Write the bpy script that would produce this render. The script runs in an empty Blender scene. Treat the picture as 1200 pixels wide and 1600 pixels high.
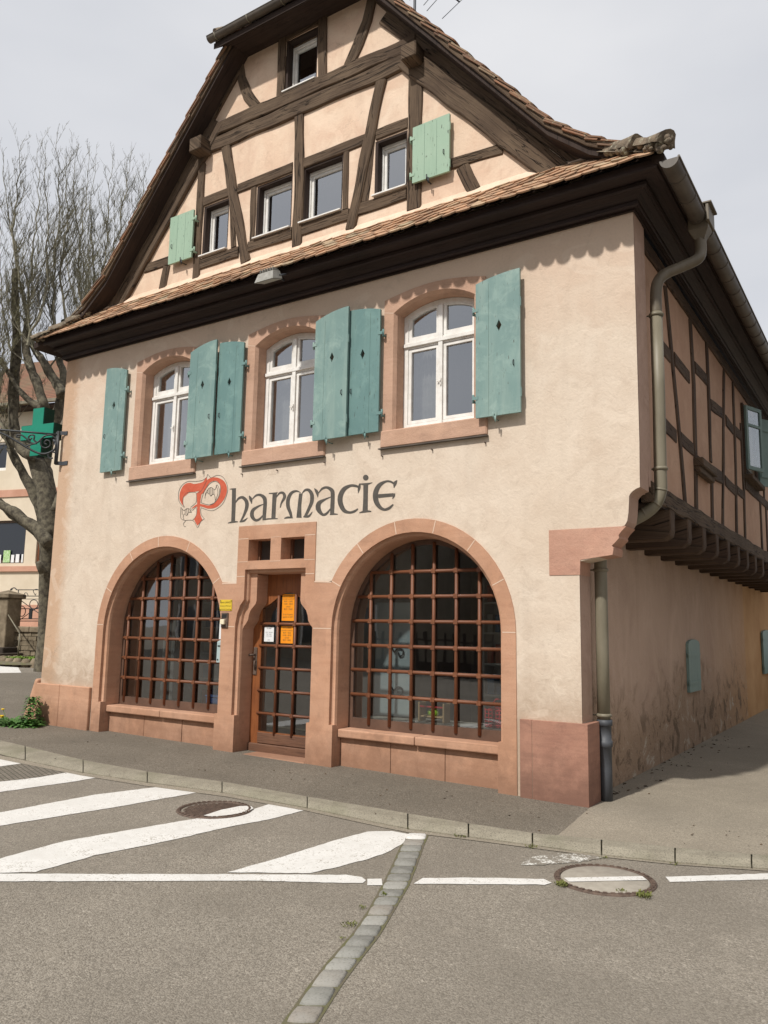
import bpy, math, random
from mathutils import Vector, Matrix, noise
from mathutils.geometry import tessellate_polygon
R = math.radians
random.seed(7)
sc = bpy.context.scene
COL = sc.collection

# ------------------------------------------------------------------ camera
F_PX = 1238.0
_yaw, _pit, _rol = R(-33.23), R(8.37), R(-1.027)
_fw = Vector((math.sin(_yaw)*math.cos(_pit), math.cos(_yaw)*math.cos(_pit), math.sin(_pit)))
_r = Vector((math.cos(_yaw), -math.sin(_yaw), 0)); _d = _fw.cross(_r)
CX = math.cos(_rol)*_r + math.sin(_rol)*_d
CY = -math.sin(_rol)*_r + math.cos(_rol)*_d
CAM = Vector((2.56329, -7.47627, 1.6))
cd = bpy.data.cameras.new('camera'); cam = bpy.data.objects.new('camera', cd); COL.objects.link(cam)
cd.sensor_fit = 'VERTICAL'; cd.sensor_height = 24; cd.lens = 24*F_PX/1600; cd.clip_end = 2000; cd.clip_start = .05
mw = Matrix.Identity(4)
for i in range(3):
    mw[i][0] = CX[i]; mw[i][1] = -CY[i]; mw[i][2] = -_fw[i]; mw[i][3] = CAM[i]
cam.matrix_world = mw
sc.camera = cam

# ------------------------------------------------------------------ sun, sky, exposure
SUN_EL, SUN_AZ = R(48), R(6)          # sun stands in front of the facade, 6 degrees to its left
sv = Vector((-math.sin(SUN_AZ)*math.cos(SUN_EL), -math.cos(SUN_AZ)*math.cos(SUN_EL), math.sin(SUN_EL)))
sd = bpy.data.lights.new('sun', 'SUN'); sd.energy = 3.9; sd.angle = R(2.0); sd.color = (1, .96, .90)
so = bpy.data.objects.new('sun', sd); COL.objects.link(so)
so.rotation_euler = sv.to_track_quat('Z', 'Y').to_euler()
W = bpy.data.worlds.new('World'); sc.world = W; W.use_nodes = True
nt = W.node_tree; nt.nodes.clear()
def wn(t): return nt.nodes.new(t)
out = wn('ShaderNodeOutputWorld'); bg = wn('ShaderNodeBackground'); sky = wn('ShaderNodeTexSky')
sky.sky_type = 'NISHITA'; sky.sun_disc = False; sky.sun_elevation = SUN_EL
sky.sun_rotation = math.atan2(sv.x, sv.y)
tc = wn('ShaderNodeTexCoord'); mp = wn('ShaderNodeMapping'); mp.inputs['Scale'].default_value = (1, 1, 2.6)
nz = wn('ShaderNodeTexNoise'); nz.inputs['Scale'].default_value = 1.3; nz.inputs['Detail'].default_value = 5; nz.inputs['Roughness'].default_value = .5
cr = wn('ShaderNodeValToRGB'); cr.color_ramp.elements[0].color = (6.3, 6.5, 7.0, 1); cr.color_ramp.elements[1].color = (8.8, 8.8, 8.95, 1)
cr.color_ramp.elements[0].position = .3; cr.color_ramp.elements[1].position = .7
mx = wn('ShaderNodeMixRGB'); mx.inputs[0].default_value = .9
nt.links.new(tc.outputs['Generated'], mp.inputs[0]); nt.links.new(mp.outputs[0], nz.inputs['Vector'])
nt.links.new(nz.outputs['Fac'], cr.inputs[0]); nt.links.new(sky.outputs[0], mx.inputs[1]); nt.links.new(cr.outputs[0], mx.inputs[2])
nt.links.new(mx.outputs[0], bg.inputs[0]); bg.inputs[1].default_value = .1; nt.links.new(bg.outputs[0], out.inputs[0])
sc.view_settings.view_transform = 'Standard'; sc.view_settings.look = 'None'
sc.view_settings.exposure = 0; sc.view_settings.gamma = 1
sc.cycles.max_bounces = 6; sc.cycles.use_denoising = True

# ------------------------------------------------------------------ measuring helpers
def ray(x, y): return CX*((x-600)/F_PX) + CY*((y-800)/F_PX) + _fw
def FP(x, y, Y=0.0):                       # photo point -> (X, Z) on the plane Y = const
    v = ray(x, y); t = (Y-CAM.y)/v.y; p = CAM+v*t; return (p.x, p.z)
def SP(x, y, X=.56):                       # photo point -> (Y, Z) on the plane X = const
    v = ray(x, y); t = (X-CAM.x)/v.x; p = CAM+v*t; return (p.y, p.z)
def gz(x, y=0):                            # lie of the land: it climbs gently to the left
    if x >= 0: return 0.0
    if x > -8.5: return -.012*x
    return .102 + .03*min(-x-8.5, 30)
RD = -.05
def GP(x, y, dz=0.0):                      # photo point -> point of the ground
    v = ray(x, y); z = 0.0
    for _ in range(12):
        t = (z+dz-CAM.z)/v.z; p = CAM+v*t; z = .5*z+.5*gz(p.x, p.y)
    return Vector((p.x, p.y, gz(p.x, p.y)+dz))
def GPR(x, y): return GP(x, y, RD)

def catmull(P, closed=False, n=6):
    P = [tuple(map(float, p)) for p in P]; N = len(P); o = []
    rng = range(N if closed else N-1)
    for i in rng:
        if closed: a, b, c, d = P[(i-1) % N], P[i], P[(i+1) % N], P[(i+2) % N]
        else: a, b, c, d = P[max(i-1, 0)], P[i], P[i+1], P[min(i+2, N-1)]
        for k in range(n):
            t = k/n
            o.append(tuple(.5*(2*b[j]+(c[j]-a[j])*t+(2*a[j]-5*b[j]+4*c[j]-d[j])*t*t+(3*b[j]-a[j]-3*c[j]+d[j])*t**3) for j in range(len(b))))
    if not closed: o.append(P[-1])
    return o
def arc(cx, cz, r, a0, a1, n=24):
    return [(cx+r*math.cos(R(a0+(a1-a0)*i/n)), cz+r*math.sin(R(a0+(a1-a0)*i/n))) for i in range(n+1)]

# ------------------------------------------------------------------ object helpers
def tag(o, label=None, cat=None, group=None, kind=None):
    if label: o['label'] = label
    if cat: o['category'] = cat
    if group: o['group'] = group
    if kind: o['kind'] = kind
    return o
def empty(name, loc=(0, 0, 0), rz=0, **k):
    o = bpy.data.objects.new(name, None); COL.objects.link(o); o.location = loc; o.rotation_euler = (0, 0, rz); o.empty_display_size = .2
    return tag(o, **k)
class MB:
    def __init__(s): s.v = []; s.f = []; s.m = []; s.uv = []; s.c = []; s.sm = []
    def add(s, vs, fs, m=0, uv=None, c=1.0, sm=False):
        b = len(s.v); s.v += [tuple(v) for v in vs]
        for k, f in enumerate(fs):
            s.f.append(tuple(b+i for i in f)); s.m.append(m); s.uv.append(uv[k] if uv else None); s.c.append(c); s.sm.append(sm)
        return s
    def box(s, x0, x1, y0, y1, z0, z1, m=0, c=1.0):
        v = [(x, y, z) for z in (z0, z1) for y in (y0, y1) for x in (x0, x1)]
        f = [(0, 2, 3, 1), (4, 5, 7, 6), (0, 1, 5, 4), (2, 6, 7, 3), (0, 4, 6, 2), (1, 3, 7, 5)]
        dx, dy, dz = x1-x0, y1-y0, z1-z0
        def u(p):
            q = (p[0], p[1], p[2]); L = max(range(3), key=lambda i: (dx, dy, dz)[i]); o = [i for i in range(3) if i != L]
            return (q[o[0]]+q[o[1]], q[L])
        return s.add(v, f, m, [[u(v[i]) for i in ff] for ff in f], c)
    def tube(s, pts, rad, n=8, m=0, caps=True, c=1.0, sm=True):
        P = [Vector(p) for p in pts]; N = len(P)
        rs = rad if isinstance(rad, (list, tuple)) else [rad]*N
        vs = []; up = Vector((0, 0, 1)); u = None
        for i, p in enumerate(P):
            t = (P[min(i+1, N-1)]-P[max(i-1, 0)]).normalized()
            if u is None: u = t.orthogonal().normalized()
            u = (u-t*u.dot(t)); u = u.normalized() if u.length > 1e-6 else t.orthogonal().normalized()
            w = t.cross(u)
            for k in range(n):
                a = 2*math.pi*k/n; vs.append(p+(u*math.cos(a)+w*math.sin(a))*rs[i])
        fs = [(i*n+k, i*n+(k+1) % n, (i+1)*n+(k+1) % n, (i+1)*n+k) for i in range(N-1) for k in range(n)]
        s.add(vs, fs, m, None, c, sm)
        if caps:
            b = len(s.v)-len(vs)
            s.f.append(tuple(b+k for k in reversed(range(n)))); s.f.append(tuple(b+(N-1)*n+k for k in range(n)))
            s.m += [m, m]; s.uv += [None, None]; s.c += [c, c]; s.sm += [False, False]
        return s
    def lathe(s, cx, cy, prof, n=24, m=0):
        vs = []; N = len(prof)
        for r, z in prof:
            for k in range(n):
                a = 2*math.pi*k/n; vs.append((cx+r*math.cos(a), cy+r*math.sin(a), z))
        fs = [(i*n+k, i*n+(k+1) % n, (i+1)*n+(k+1) % n, (i+1)*n+k) for i in range(N-1) for k in range(n)]
        return s.add(vs, fs, m, None, 1.0, True)
    def ball(s, c, r, n=8, m=0, sq=1.0):
        return s.lathe(c[0], c[1], [(max(r*math.sin(math.pi*i/6), 1e-4), c[2]-r*sq*math.cos(math.pi*i/6)) for i in range(7)], n, m)
    def build(s, name, mats, parent=None, bevel=0, seg=1):
        me = bpy.data.meshes.new(name); me.from_pydata(s.v, [], s.f)
        if not isinstance(mats, (list, tuple)): mats = [mats]
        for m in mats: me.materials.append(m)
        for p, mi, sm in zip(me.polygons, s.m, s.sm): p.material_index = mi; p.use_smooth = sm
        uvl = me.uv_layers.new(name='UVMap')
        ca = me.attributes.new('tint', 'FLOAT', 'FACE')
        for i, c in enumerate(s.c): ca.data[i].value = c
        for p, uv in zip(me.polygons, s.uv):
            if uv:
                for li, q in zip(p.loop_indices, uv): uvl.data[li].uv = q
        me.update(); o = bpy.data.objects.new(name, me); COL.objects.link(o)
        if parent: o.parent = parent
        if bevel:
            b = o.modifiers.new('bevel', 'BEVEL'); b.width = bevel; b.segments = seg; b.limit_method = 'ANGLE'; b.angle_limit = R(40); b.harden_normals = False
        return o

def frameF(Y): return lambda a, b, d: (a, Y-d, b)        # facade: d stands out towards the street
def frameS(X): return lambda a, b, d: (X+d, a, b)        # side wall: d stands out towards the lane

def prism(mb, poly, fr, d0, d1, holes=(), m=0, front=True, back=True, c=1.0):
    """plate between depth d0 (back) and d1 (front) in frame fr"""
    loops = [list(poly)]+[list(h) for h in holes]
    flat = [p for l in loops for p in l]
    tri = tessellate_polygon([[Vector((p[0], p[1], 0)) for p in l] for l in loops])
    for d, on in ((d1, front), (d0, back)):
        if on: mb.add([fr(p[0], p[1], d) for p in flat], [tuple(t) for t in tri], m, [[(flat[i][0], flat[i][1]) for i in t] for t in tri], c)
    for l in loops:
        n = len(l); vs = [fr(p[0], p[1], d1) for p in l]+[fr(p[0], p[1], d0) for p in l]
        fs = [(i, (i+1) % n, n+(i+1) % n, n+i) for i in range(n)]
        uv = [[(l[i][0]+l[i][1], 0), (l[(i+1) % n][0]+l[(i+1) % n][1], 0), (l[(i+1) % n][0]+l[(i+1) % n][1], abs(d1-d0)), (l[i][0]+l[i][1], abs(d1-d0))] for i in range(n)]
        mb.add(vs, fs, m, uv, c)
def strip(mb, la, da, lb, db, fr, m=0, closed=True, sm=False):
    n = len(la); vs = [fr(p[0], p[1], da) for p in la]+[fr(p[0], p[1], db) for p in lb]
    k = n if closed else n-1
    mb.add(vs, [(i, (i+1) % n, n+(i+1) % n, n+i) for i in range(k)], m, None, 1.0, sm)

def beam(mb, pts, w, fr, d0=-.05, d1=.025, jit=.006, step=.14, m=0):
    """hewn timber following a centre line in a wall plane; slightly wavy edges"""
    P = [Vector((p[0], p[1])) for p in pts]
    ws = w if isinstance(w, (list, tuple)) else [w]*len(P)
    Q = []; acc = 0
    for i in range(len(P)-1):
        n = max(1, int((P[i+1]-P[i]).length/step))
        for k in range(n):
            t = k/n; Q.append((P[i].lerp(P[i+1], t), ws[i]*(1-t)+ws[i+1]*t))
    Q.append((P[-1], ws[-1])); N = len(Q); sd_ = random.random()*50
    vs = []; L = 0; ls = []
    for i, (p, ww) in enumerate(Q):
        t = (Q[min(i+1, N-1)][0]-Q[max(i-1, 0)][0]).normalized(); nn = Vector((-t.y, t.x))
        if i: L += (p-Q[i-1][0]).length
        ls.append(L)
        a = ww/2+jit*noise.noise((sd_, L*2.2, 0))*2.2; b = ww/2+jit*noise.noise((sd_, L*2.2, 9))*2.2
        dd = d1+.006*noise.noise((sd_, L*1.5, 20))
        e = min(.012, ww*.1)
        l = p+nn*a; r = p-nn*b; li = p+nn*(a-e); ri = p-nn*(b-e)
        vs += [fr(l.x, l.y, d0), fr(l.x, l.y, dd-e), fr(li.x, li.y, dd), fr(ri.x, ri.y, dd), fr(r.x, r.y, dd-e), fr(r.x, r.y, d0)]
    us = [0, .05, .06, .06+ws[0], .07+ws[0], .12+ws[0]]
    o = random.random()*30
    for i in range(N-1):
        for k in range(5):
            mb.add([vs[i*6+k], vs[(i+1)*6+k], vs[(i+1)*6+k+1], vs[i*6+k+1]], [(0, 1, 2, 3)], m,
                   [[(us[k]+o, ls[i]+o), (us[k]+o, ls[i+1]+o), (us[k+1]+o, ls[i+1]+o), (us[k+1]+o, ls[i]+o)]])
    for b in (0, (N-1)*6): mb.add([vs[b+k] for k in range(6)], [tuple(range(6))], m, [[(o+.1*k, o) for k in range(6)]])

# ------------------------------------------------------------------ materials
def mat(name, base, rough=.85, build=None, spec=.3, metal=0):
    m = bpy.data.materials.new(name); m.use_nodes = True; t = m.node_tree
    p = t.nodes['Principled BSDF']; p.inputs['Base Color'].default_value = (*base, 1)
    p.inputs['Roughness'].default_value = rough; p.inputs['Specular IOR Level'].default_value = spec; p.inputs['Metallic'].default_value = metal
    if build: build(t, p)
    return m
class NB:
    def __init__(s, t): s.t = t; s.l = t.links.new
    def n(s, ty, **k):
        x = s.t.nodes.new(ty)
        for a, b in k.items():
            if hasattr(x, a): setattr(x, a, b)
        return x
    def co(s, kind='Object', scale=(1, 1, 1), rot=(0, 0, 0)):
        c = s.n('ShaderNodeTexCoord'); m = s.n('ShaderNodeMapping'); m.inputs['Scale'].default_value = scale; m.inputs['Rotation'].default_value = rot
        s.l(c.outputs[kind], m.inputs[0]); return m.outputs[0]
    def noise(s, v, sc_, det=4, ro=.55, dist=0):
        x = s.n('ShaderNodeTexNoise'); x.inputs['Scale'].default_value = sc_; x.inputs['Detail'].default_value = det; x.inputs['Roughness'].default_value = ro; x.inputs['Distortion'].default_value = dist
        s.l(v, x.inputs['Vector']); return x.outputs['Fac']
    def voro(s, v, sc_, feat='F1', outp='Distance', rnd=1):
        x = s.n('ShaderNodeTexVoronoi'); x.feature = feat; x.inputs['Scale'].default_value = sc_; x.inputs['Randomness'].default_value = rnd; s.l(v, x.inputs['Vector']); return x.outputs[outp]
    def ramp(s, f, stops):
        x = s.n('ShaderNodeValToRGB'); e = x.color_ramp.elements
        while len(e) < len(stops): e.new(.5)
        for i, (p, c) in enumerate(stops):
            e[i].position = p; e[i].color = (*c, 1) if isinstance(c, tuple) else (c, c, c, 1)
        s.l(f, x.inputs[0]); return x.outputs[0]
    def mix(s, f, a, b, mode='MIX'):
        x = s.n('ShaderNodeMixRGB'); x.blend_type = mode
        for i, q in ((0, f), (1, a), (2, b)):
            if hasattr(q, 'links') or hasattr(q, 'is_linked'): s.l(q, x.inputs[i])
            elif isinstance(q, tuple): x.inputs[i].default_value = (*q, 1)
            elif i == 0: x.inputs[i].default_value = q
            else: x.inputs[i].default_value = (q, q, q, 1)
        return x.outputs[0]
    def math(s, op, a, b=0.0):
        x = s.n('ShaderNodeMath'); x.operation = op
        for i, q in ((0, a), (1, b)):
            if hasattr(q, 'is_linked'): s.l(q, x.inputs[i])
            else: x.inputs[i].default_value = q
        return x.outputs[0]
    def bump(s, p, h, strg=.3, dist=.01, prev=None):
        x = s.n('ShaderNodeBump'); x.inputs['Strength'].default_value = strg; x.inputs['Distance'].default_value = dist
        s.l(h, x.inputs['Height'])
        if prev: s.l(prev, x.inputs['Normal'])
        s.l(x.outputs[0], p.inputs['Normal']); return x.outputs[0]
    def tint(s):
        x = s.n('ShaderNodeAttribute'); x.attribute_name = 'tint'; return x.outputs['Fac']
    def sep(s, v):
        x = s.n('ShaderNodeSeparateXYZ'); s.l(v, x.inputs[0]); return x.outputs

def plaster(c1, c2, c3, fine=.5, low=True, streak=.35, warmtop=None):
    def b(t, p):
        n = NB(t); v = n.co('Object')
        big = n.noise(v, .55, 4, .6); mid = n.noise(v, 2.6, 6, .62, .6); fn = n.noise(v, 38, 5, .6); tr = n.noise(v, 9, 6, .6, 1.2)
        sv_ = n.co('Object', (2.2, 2.2, .22)); st = n.noise(sv_, 2.0, 5, .6)
        c = n.mix(n.ramp(big, [(.35, 0.), (.65, 1.)]), c1, c2)
        c = n.mix(n.ramp(mid, [(.42, 0.), (.72, .7)]), c, c3)
        c = n.mix(n.math('MULTIPLY', n.ramp(st, [(.5, 0.), (.75, 1.)]), streak), c, tuple(x*.72 for x in c3))
        z = n.sep(v)
        if warmtop:
            wz = n.math('ADD', z[2], n.math('MULTIPLY', mid, 1.1))
            c = n.mix(n.ramp(n.math('DIVIDE', wz, 10), [(.50, 0.), (.60, .8)]), c, warmtop)
        if low:
            xe = n.ramp(n.math('ADD', n.math('MULTIPLY', n.math('ADD', z[0], 8.5), 1.0), n.math('MULTIPLY', tr, -.25)), [(.10, .75), (.30, 0.)]); c = n.mix(xe, c, (.50, .31, .19))
            zz = n.math('ADD', z[2], n.math('MULTIPLY', tr, .9))
            lo = n.ramp(n.math('DIVIDE', zz, 2), [(.58, 1.), (.86, 0.)])
            c = n.mix(n.math('MULTIPLY', lo, .6), c, (.36, .25, .17))
        c = n.mix(n.math('MULTIPLY', n.ramp(fn, [(.3, 1.), (.5, 0.)]), .18), c, tuple(x*.6 for x in c1))
        wv = n.n('ShaderNodeVectorMath'); wv.operation = 'ADD'; wn_ = n.n('ShaderNodeTexNoise'); wn_.inputs['Scale'].default_value = 2.2; wn_.inputs['Detail'].default_value = 6; t.links.new(v, wn_.inputs['Vector']); t.links.new(v, wv.inputs[0]); t.links.new(wn_.outputs['Color'], wv.inputs[1])
        cv = n.ramp(n.voro(wv.outputs[0], .75, 'DISTANCE_TO_EDGE'), [(0., 1.), (.0035, 0.)]); msk = n.ramp(n.noise(v, .9, 3, .5), [(.54, 0.), (.60, 1.)]); c = n.mix(n.math('MULTIPLY', n.math('MULTIPLY', cv, msk), .55), c, (.30, .21, .15))
        pt = n.ramp(n.noise(n.co('Object', (1, 1, 1.4)), 1.7, 2, .4, 1.5), [(.60, 0.), (.64, .22)]); c = n.mix(pt, c, tuple(min(1, x*1.12) for x in c2))
        gr = n.ramp(n.noise(v, 4.5, 8, .7, .8), [(.55, 0.), (.78, .5)]); c = n.mix(gr, c, (c3[0]*.72, c3[1]*.70, c3[2]*.68))
        t.links.new(c, p.inputs['Base Color'])
        h = n.math('ADD', n.math('MULTIPLY', fn, .35), n.math('ADD', n.math('MULTIPLY', tr, .8), n.math('MULTIPLY', mid, 1.2)))
        n.bump(p, h, fine, .012)
    return b
M = {}
M['plaster'] = mat('plaster', (.6, .47, .35), .92, plaster((.635, .525, .415), (.68, .58, .475), (.56, .445, .345), .55, True, .22, (.64, .485, .37)))
M['gable_plaster'] = mat('gable_plaster', (.7, .5, .36), .92, plaster((.70, .52, .38), (.76, .60, .46), (.63, .42, .30), .55, False, .3))
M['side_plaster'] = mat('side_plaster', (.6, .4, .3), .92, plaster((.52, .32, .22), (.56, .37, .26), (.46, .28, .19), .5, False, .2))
def oldplaster(t, p):
    n = NB(t); v = n.co('Object'); big = n.noise(v, .7, 5, .65, .8); mid = n.noise(v, 3.2, 7, .68, .8); fn = n.noise(v, 45, 5, .65)
    z = n.sep(v); st = n.noise(n.co('Object', (1.5, 1.5, .55)), 1.3, 7, .68, .8)
    c = n.mix(n.ramp(st, [(.3, 0.), (.7, 1.)]), (.60, .44, .34), (.47, .33, .25))
    low = n.ramp(n.math('DIVIDE', n.math('ADD', z[2], n.math('MULTIPLY', big, 1.6)), 3), [(.42, 1.), (.70, 0.)])
    c = n.mix(low, c, (.34, .235, .16))
    far = n.ramp(n.math('DIVIDE', n.math('ADD', z[1], n.math('MULTIPLY', big, 3)), 12), [(.60, 0.), (.95, 1.)])
    c = n.mix(n.math('MULTIPLY', far, .75), c, (.46, .26, .12))
    c = n.mix(n.math('MULTIPLY', n.ramp(mid, [(.52, 0.), (.60, 1.)]), low), c, (.17, .115, .075))
    c = n.mix(n.math('MULTIPLY', n.ramp(mid, [(.36, 1.), (.42, 0.)]), low), c, (.46, .38, .30))
    t.links.new(c, p.inputs['Base Color'])
    pit = n.ramp(n.voro(v, 14, 'F1'), [(.0, 0.), (.28, 1.)])
    h = n.math('ADD', n.math('MULTIPLY', fn, .5), n.math('ADD', n.math('MULTIPLY', mid, 2.5), n.math('MULTIPLY', n.math('MULTIPLY', pit, low), .8)))
    n.bump(p, h, .7, .02)
M['shaded_pink_plaster'] = mat('shaded_pink_return', (.46, .31, .24), .92, plaster((.46, .31, .24), (.50, .35, .28), (.38, .25, .19), .5, True, .4))  # pinker plaster, with the shade of the lane-facing sides darkened into its colour
M['old_plaster'] = mat('old_plaster', (.4, .26, .18), .95, oldplaster)
def sandstone(c1, c2, c3, rough=.35):
    def b(t, p):
        n = NB(t); v = n.co('Object'); big = n.noise(v, 1.3, 4, .6); mid = n.noise(v, 7, 6, .65); fn = n.noise(v, 70, 4, .6)
        bed = n.noise(n.co('Object', (1, 1, 9)), 2.0, 4, .6)
        c = n.mix(n.ramp(big, [(.38, 0.), (.62, 1.)]), c1, c2)
        c = n.mix(n.ramp(bed, [(.45, 0.), (.75, .55)]), c, c3)
        bk = n.n('ShaderNodeTexBrick'); bk.inputs['Scale'].default_value = 1.0; bk.inputs['Mortar Size'].default_value = 0.0; bk.inputs['Brick Width'].default_value = .62; bk.inputs['Row Height'].default_value = .43; bk.inputs['Color1'].default_value = (0, 0, 0, 1); bk.inputs['Color2'].default_value = (1, 1, 1, 1)
        t.links.new(n.co('Object', rot=(R(-90), 0, 0)), bk.inputs['Vector']); c = n.mix(n.math('MULTIPLY', bk.outputs[0], .30), c, tuple(x*.70 for x in c1))
        spt = n.ramp(n.noise(v, 3.2, 8, .72, .6), [(.54, 0.), (.72, .55)]); c = n.mix(spt, c, (c3[0]*.62, c3[1]*.68, c3[2]*.72))
        c = n.mix(n.math('MULTIPLY', n.ramp(mid, [(.5, 0.), (.8, 1.)]), .5), c, tuple(min(1, x*1.3) for x in c1))
        c = n.mix(n.math('MULTIPLY', n.ramp(fn, [(.3, 1.), (.5, 0.)]), .22), c, tuple(x*.55 for x in c1))
        z = n.sep(v); lo = n.ramp(n.math('ADD', z[2], n.math('MULTIPLY', mid, .5)), [(.3, 1.), (.75, 0.)])
        c = n.mix(n.math('MULTIPLY', lo, .6), c, tuple(x*.5 for x in c3))
        t.links.new(c, p.inputs['Base Color'])
        n.bump(p, n.math('ADD', n.math('MULTIPLY', fn, .4), mid), rough, .008)
    return b
M['stone'] = mat('sandstone', (.42, .21, .13), .9, sandstone((.48, .265, .165), (.55, .325, .215), (.40, .21, .13), .5))
M['stone_pale'] = mat('pale_sandstone', (.46, .28, .2), .95, sandstone((.50, .315, .22), (.57, .37, .27), (.41, .24, .165), 1.0))
M['stone_rough'] = mat('sandstone_rough', (.45, .25, .17), .95, sandstone((.50, .28, .20), (.56, .34, .25), (.42, .22, .16), 1.0))
M['plinth'] = mat('sandstone_plinth', (.36, .19, .13), .85, sandstone((.40, .215, .15), (.34, .17, .12), (.22, .115, .085), .4))
M['mortar'] = mat('mortar', (.66, .5, .38), .95)
def simple_noise(c1, c2, s=6, bumpy=.3):
    def b(t, p):
        n = NB(t); v = n.co('Object'); a = n.noise(v, s, 6, .65); t.links.new(n.mix(n.ramp(a, [(.35, 0.), (.65, 1.)]), c1, c2), p.inputs['Base Color']); n.bump(p, a, bumpy, .02)
    return b
def wood(c1, c2, c3, sc_=1.0, bs=.6, cracks=1.0):
    def b(t, p):
        n = NB(t); v = n.co('UV', (9*sc_, .8*sc_, 1)); v2 = n.co('UV', (42*sc_, 1.6*sc_, 1)); ov = n.co('Object')
        a = n.noise(v, 1.6, 6, .65, .5); g = n.noise(v2, 1.5, 4, .6, .3); blot = n.noise(ov, 2.0, 5, .6)
        c = n.mix(n.ramp(a, [(.3, 0.), (.7, 1.)]), c1, c2)
        c = n.mix(n.ramp(blot, [(.4, 0.), (.7, .8)]), c, c3)
        c = n.mix(n.math('MULTIPLY', n.ramp(g, [(.33, 1.), (.48, 0.)]), .6), c, tuple(x*.4 for x in c1))
        ck = n.ramp(n.noise(n.co('UV', (13*sc_, .55*sc_, 1)), 1.25, 3, .5, .8), [(.485, 0.), (.5, 1.), (.515, 0.)])
        c = n.mix(n.math('MULTIPLY', ck, cracks), c, tuple(x*.12 for x in c1))
        t.links.new(c, p.inputs['Base Color'])
        n.bump(p, n.math('SUBTRACT', n.math('ADD', g, a), n.math('MULTIPLY', ck, 2.0*cracks)), bs, .012)
    return b
M['timber'] = mat('old_timber', (.12, .08, .055), .9, wood((.10, .066, .042), (.155, .108, .07), (.072, .046, .03), 1.0, .8))
M['side_timber'] = mat('side_timber', (.12, .07, .05), .9, wood((.085, .052, .034), (.12, .08, .052), (.065, .04, .028)))
M['dark_wood'] = mat('dark_stained_wood', (.03, .02, .017), .6, wood((.030, .018, .016), (.045, .028, .024), (.022, .014, .012), .7, .3, .2))
M['soffit'] = mat('soffit_boards', (.05, .03, .022), .85, wood((.036, .022, .017), (.052, .034, .026), (.026, .017, .014), .7, .4, .4))
M['brown_wood'] = mat('brown_varnished_wood', (.2, .075, .03), .45, wood((.18, .066, .030), (.23, .09, .042), (.14, .052, .026), 1.2, .2, .15), .4)
M['dull_wood'] = mat('dull_brown_wood', (.16, .08, .05), .6, wood((.15, .075, .045), (.19, .10, .06), (.12, .06, .04), 1.2, .3, .3))
M['dull_plain'] = mat('dull_brown_frame', (.15, .08, .05), .55, simple_noise((.095, .055, .038), (.14, .08, .055), 4, .15))
M['door_wood'] = mat('door_wood', (.25, .09, .03), .45, wood((.25, .085, .030), (.33, .115, .036), (.17, .058, .024), 1.0, .2, .15), .4)
def paint_wood(c1, c2, c3, chip):
    def b(t, p):
        n = NB(t); v = n.co('Object', (1, 1, 1)); s2 = n.co('Object', (26, 26, 1.3)); a = n.noise(v, 1.7, 4, .6); g = n.noise(s2, 1.0, 4, .6); st = n.noise(n.co('Object', (9, 9, .9)), 1, 5, .6)
        c = n.mix(n.ramp(a, [(.35, 0.), (.65, 1.)]), c1, c2); c = n.mix(n.ramp(st, [(.5, 0.), (.75, .7)]), c, c3)
        oi = n.n('ShaderNodeObjectInfo').outputs['Random']; c = n.mix(n.math('MULTIPLY', oi, .28), c, c3); fd = n.ramp(n.noise(v, 4.0, 6, .7, .7), [(.50, 0.), (.72, .6)]); c = n.mix(fd, c, tuple(min(1, x*1.25) for x in c3))
        f = n.noise(n.co('Object', (60, 60, 9)), 1, 3, .6)
        c = n.mix(n.math('MULTIPLY', n.ramp(f, [(.66, 0.), (.69, 1.)]), chip), c, (.05, .045, .035))
        t.links.new(c, p.inputs['Base Color']); n.bump(p, g, .35, .004)
    return b
M['teal'] = mat('teal_shutter_paint', (.15, .31, .28), .55, paint_wood((.14, .235, .225), (.18, .285, .265), (.27, .36, .32), .7))
M['teal_deep'] = mat('darker_teal_shutter_paint', (.10, .24, .22), .55, paint_wood((.11, .205, .20), (.135, .24, .23), (.18, .285, .26), .6))
M['mint'] = mat('pale_green_shutter_paint', (.33, .47, .35), .6, paint_wood((.30, .425, .315), (.34, .46, .345), (.24, .35, .255), 1.0))
M['greygreen'] = mat('grey_green_paint', (.2, .28, .26), .6, paint_wood((.20, .29, .27), (.24, .33, .30), (.17, .24, .22), .6))
def pvc(t, p):
    n = NB(t); c = n.mix(n.ramp(n.noise(n.co('Object'), 9, 4, .6), [(.4, 0.), (.7, 1.)]), (.80, .78, .74), (.68, .65, .6)); t.links.new(c, p.inputs['Base Color'])
M['white'] = mat('white_frame', (.78, .77, .74), .4, pvc)
M['iron'] = mat('black_iron', (.022, .024, .026), .5, None, .5)
def tiles(t, p, ramp=[(0, (.13, .07, .045)), (.35, (.21, .115, .07)), (.6, (.31, .155, .09)), (.85, (.28, .20, .125)), (1, (.20, .165, .115))]):
    n = NB(t); v = n.co('Object'); tn = n.tint()
    c = n.ramp(tn, ramp)
    a = n.noise(v, 11, 6, .65); c = n.mix(n.ramp(a, [(.42, 0.), (.68, .75)]), c, (.15, .11, .08))
    li = n.ramp(n.noise(v, 23, 5, .6), [(.60, 0.), (.68, 1.)]); c = n.mix(n.math('MULTIPLY', li, .7), c, (.36, .33, .22))
    t.links.new(c, p.inputs['Base Color']); n.bump(p, a, .5, .01)
M['tile'] = mat('clay_tile', (.3, .15, .09), .9, tiles)
M['tile_pale'] = mat('pale_clay_tile', (.45, .28, .18), .9, lambda t, p: tiles(t, p, [(0, (.26, .15, .09)), (.3, (.40, .24, .145)), (.6, (.50, .29, .17)), (.85, (.50, .35, .22)), (1, (.36, .28, .18))]))
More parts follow.
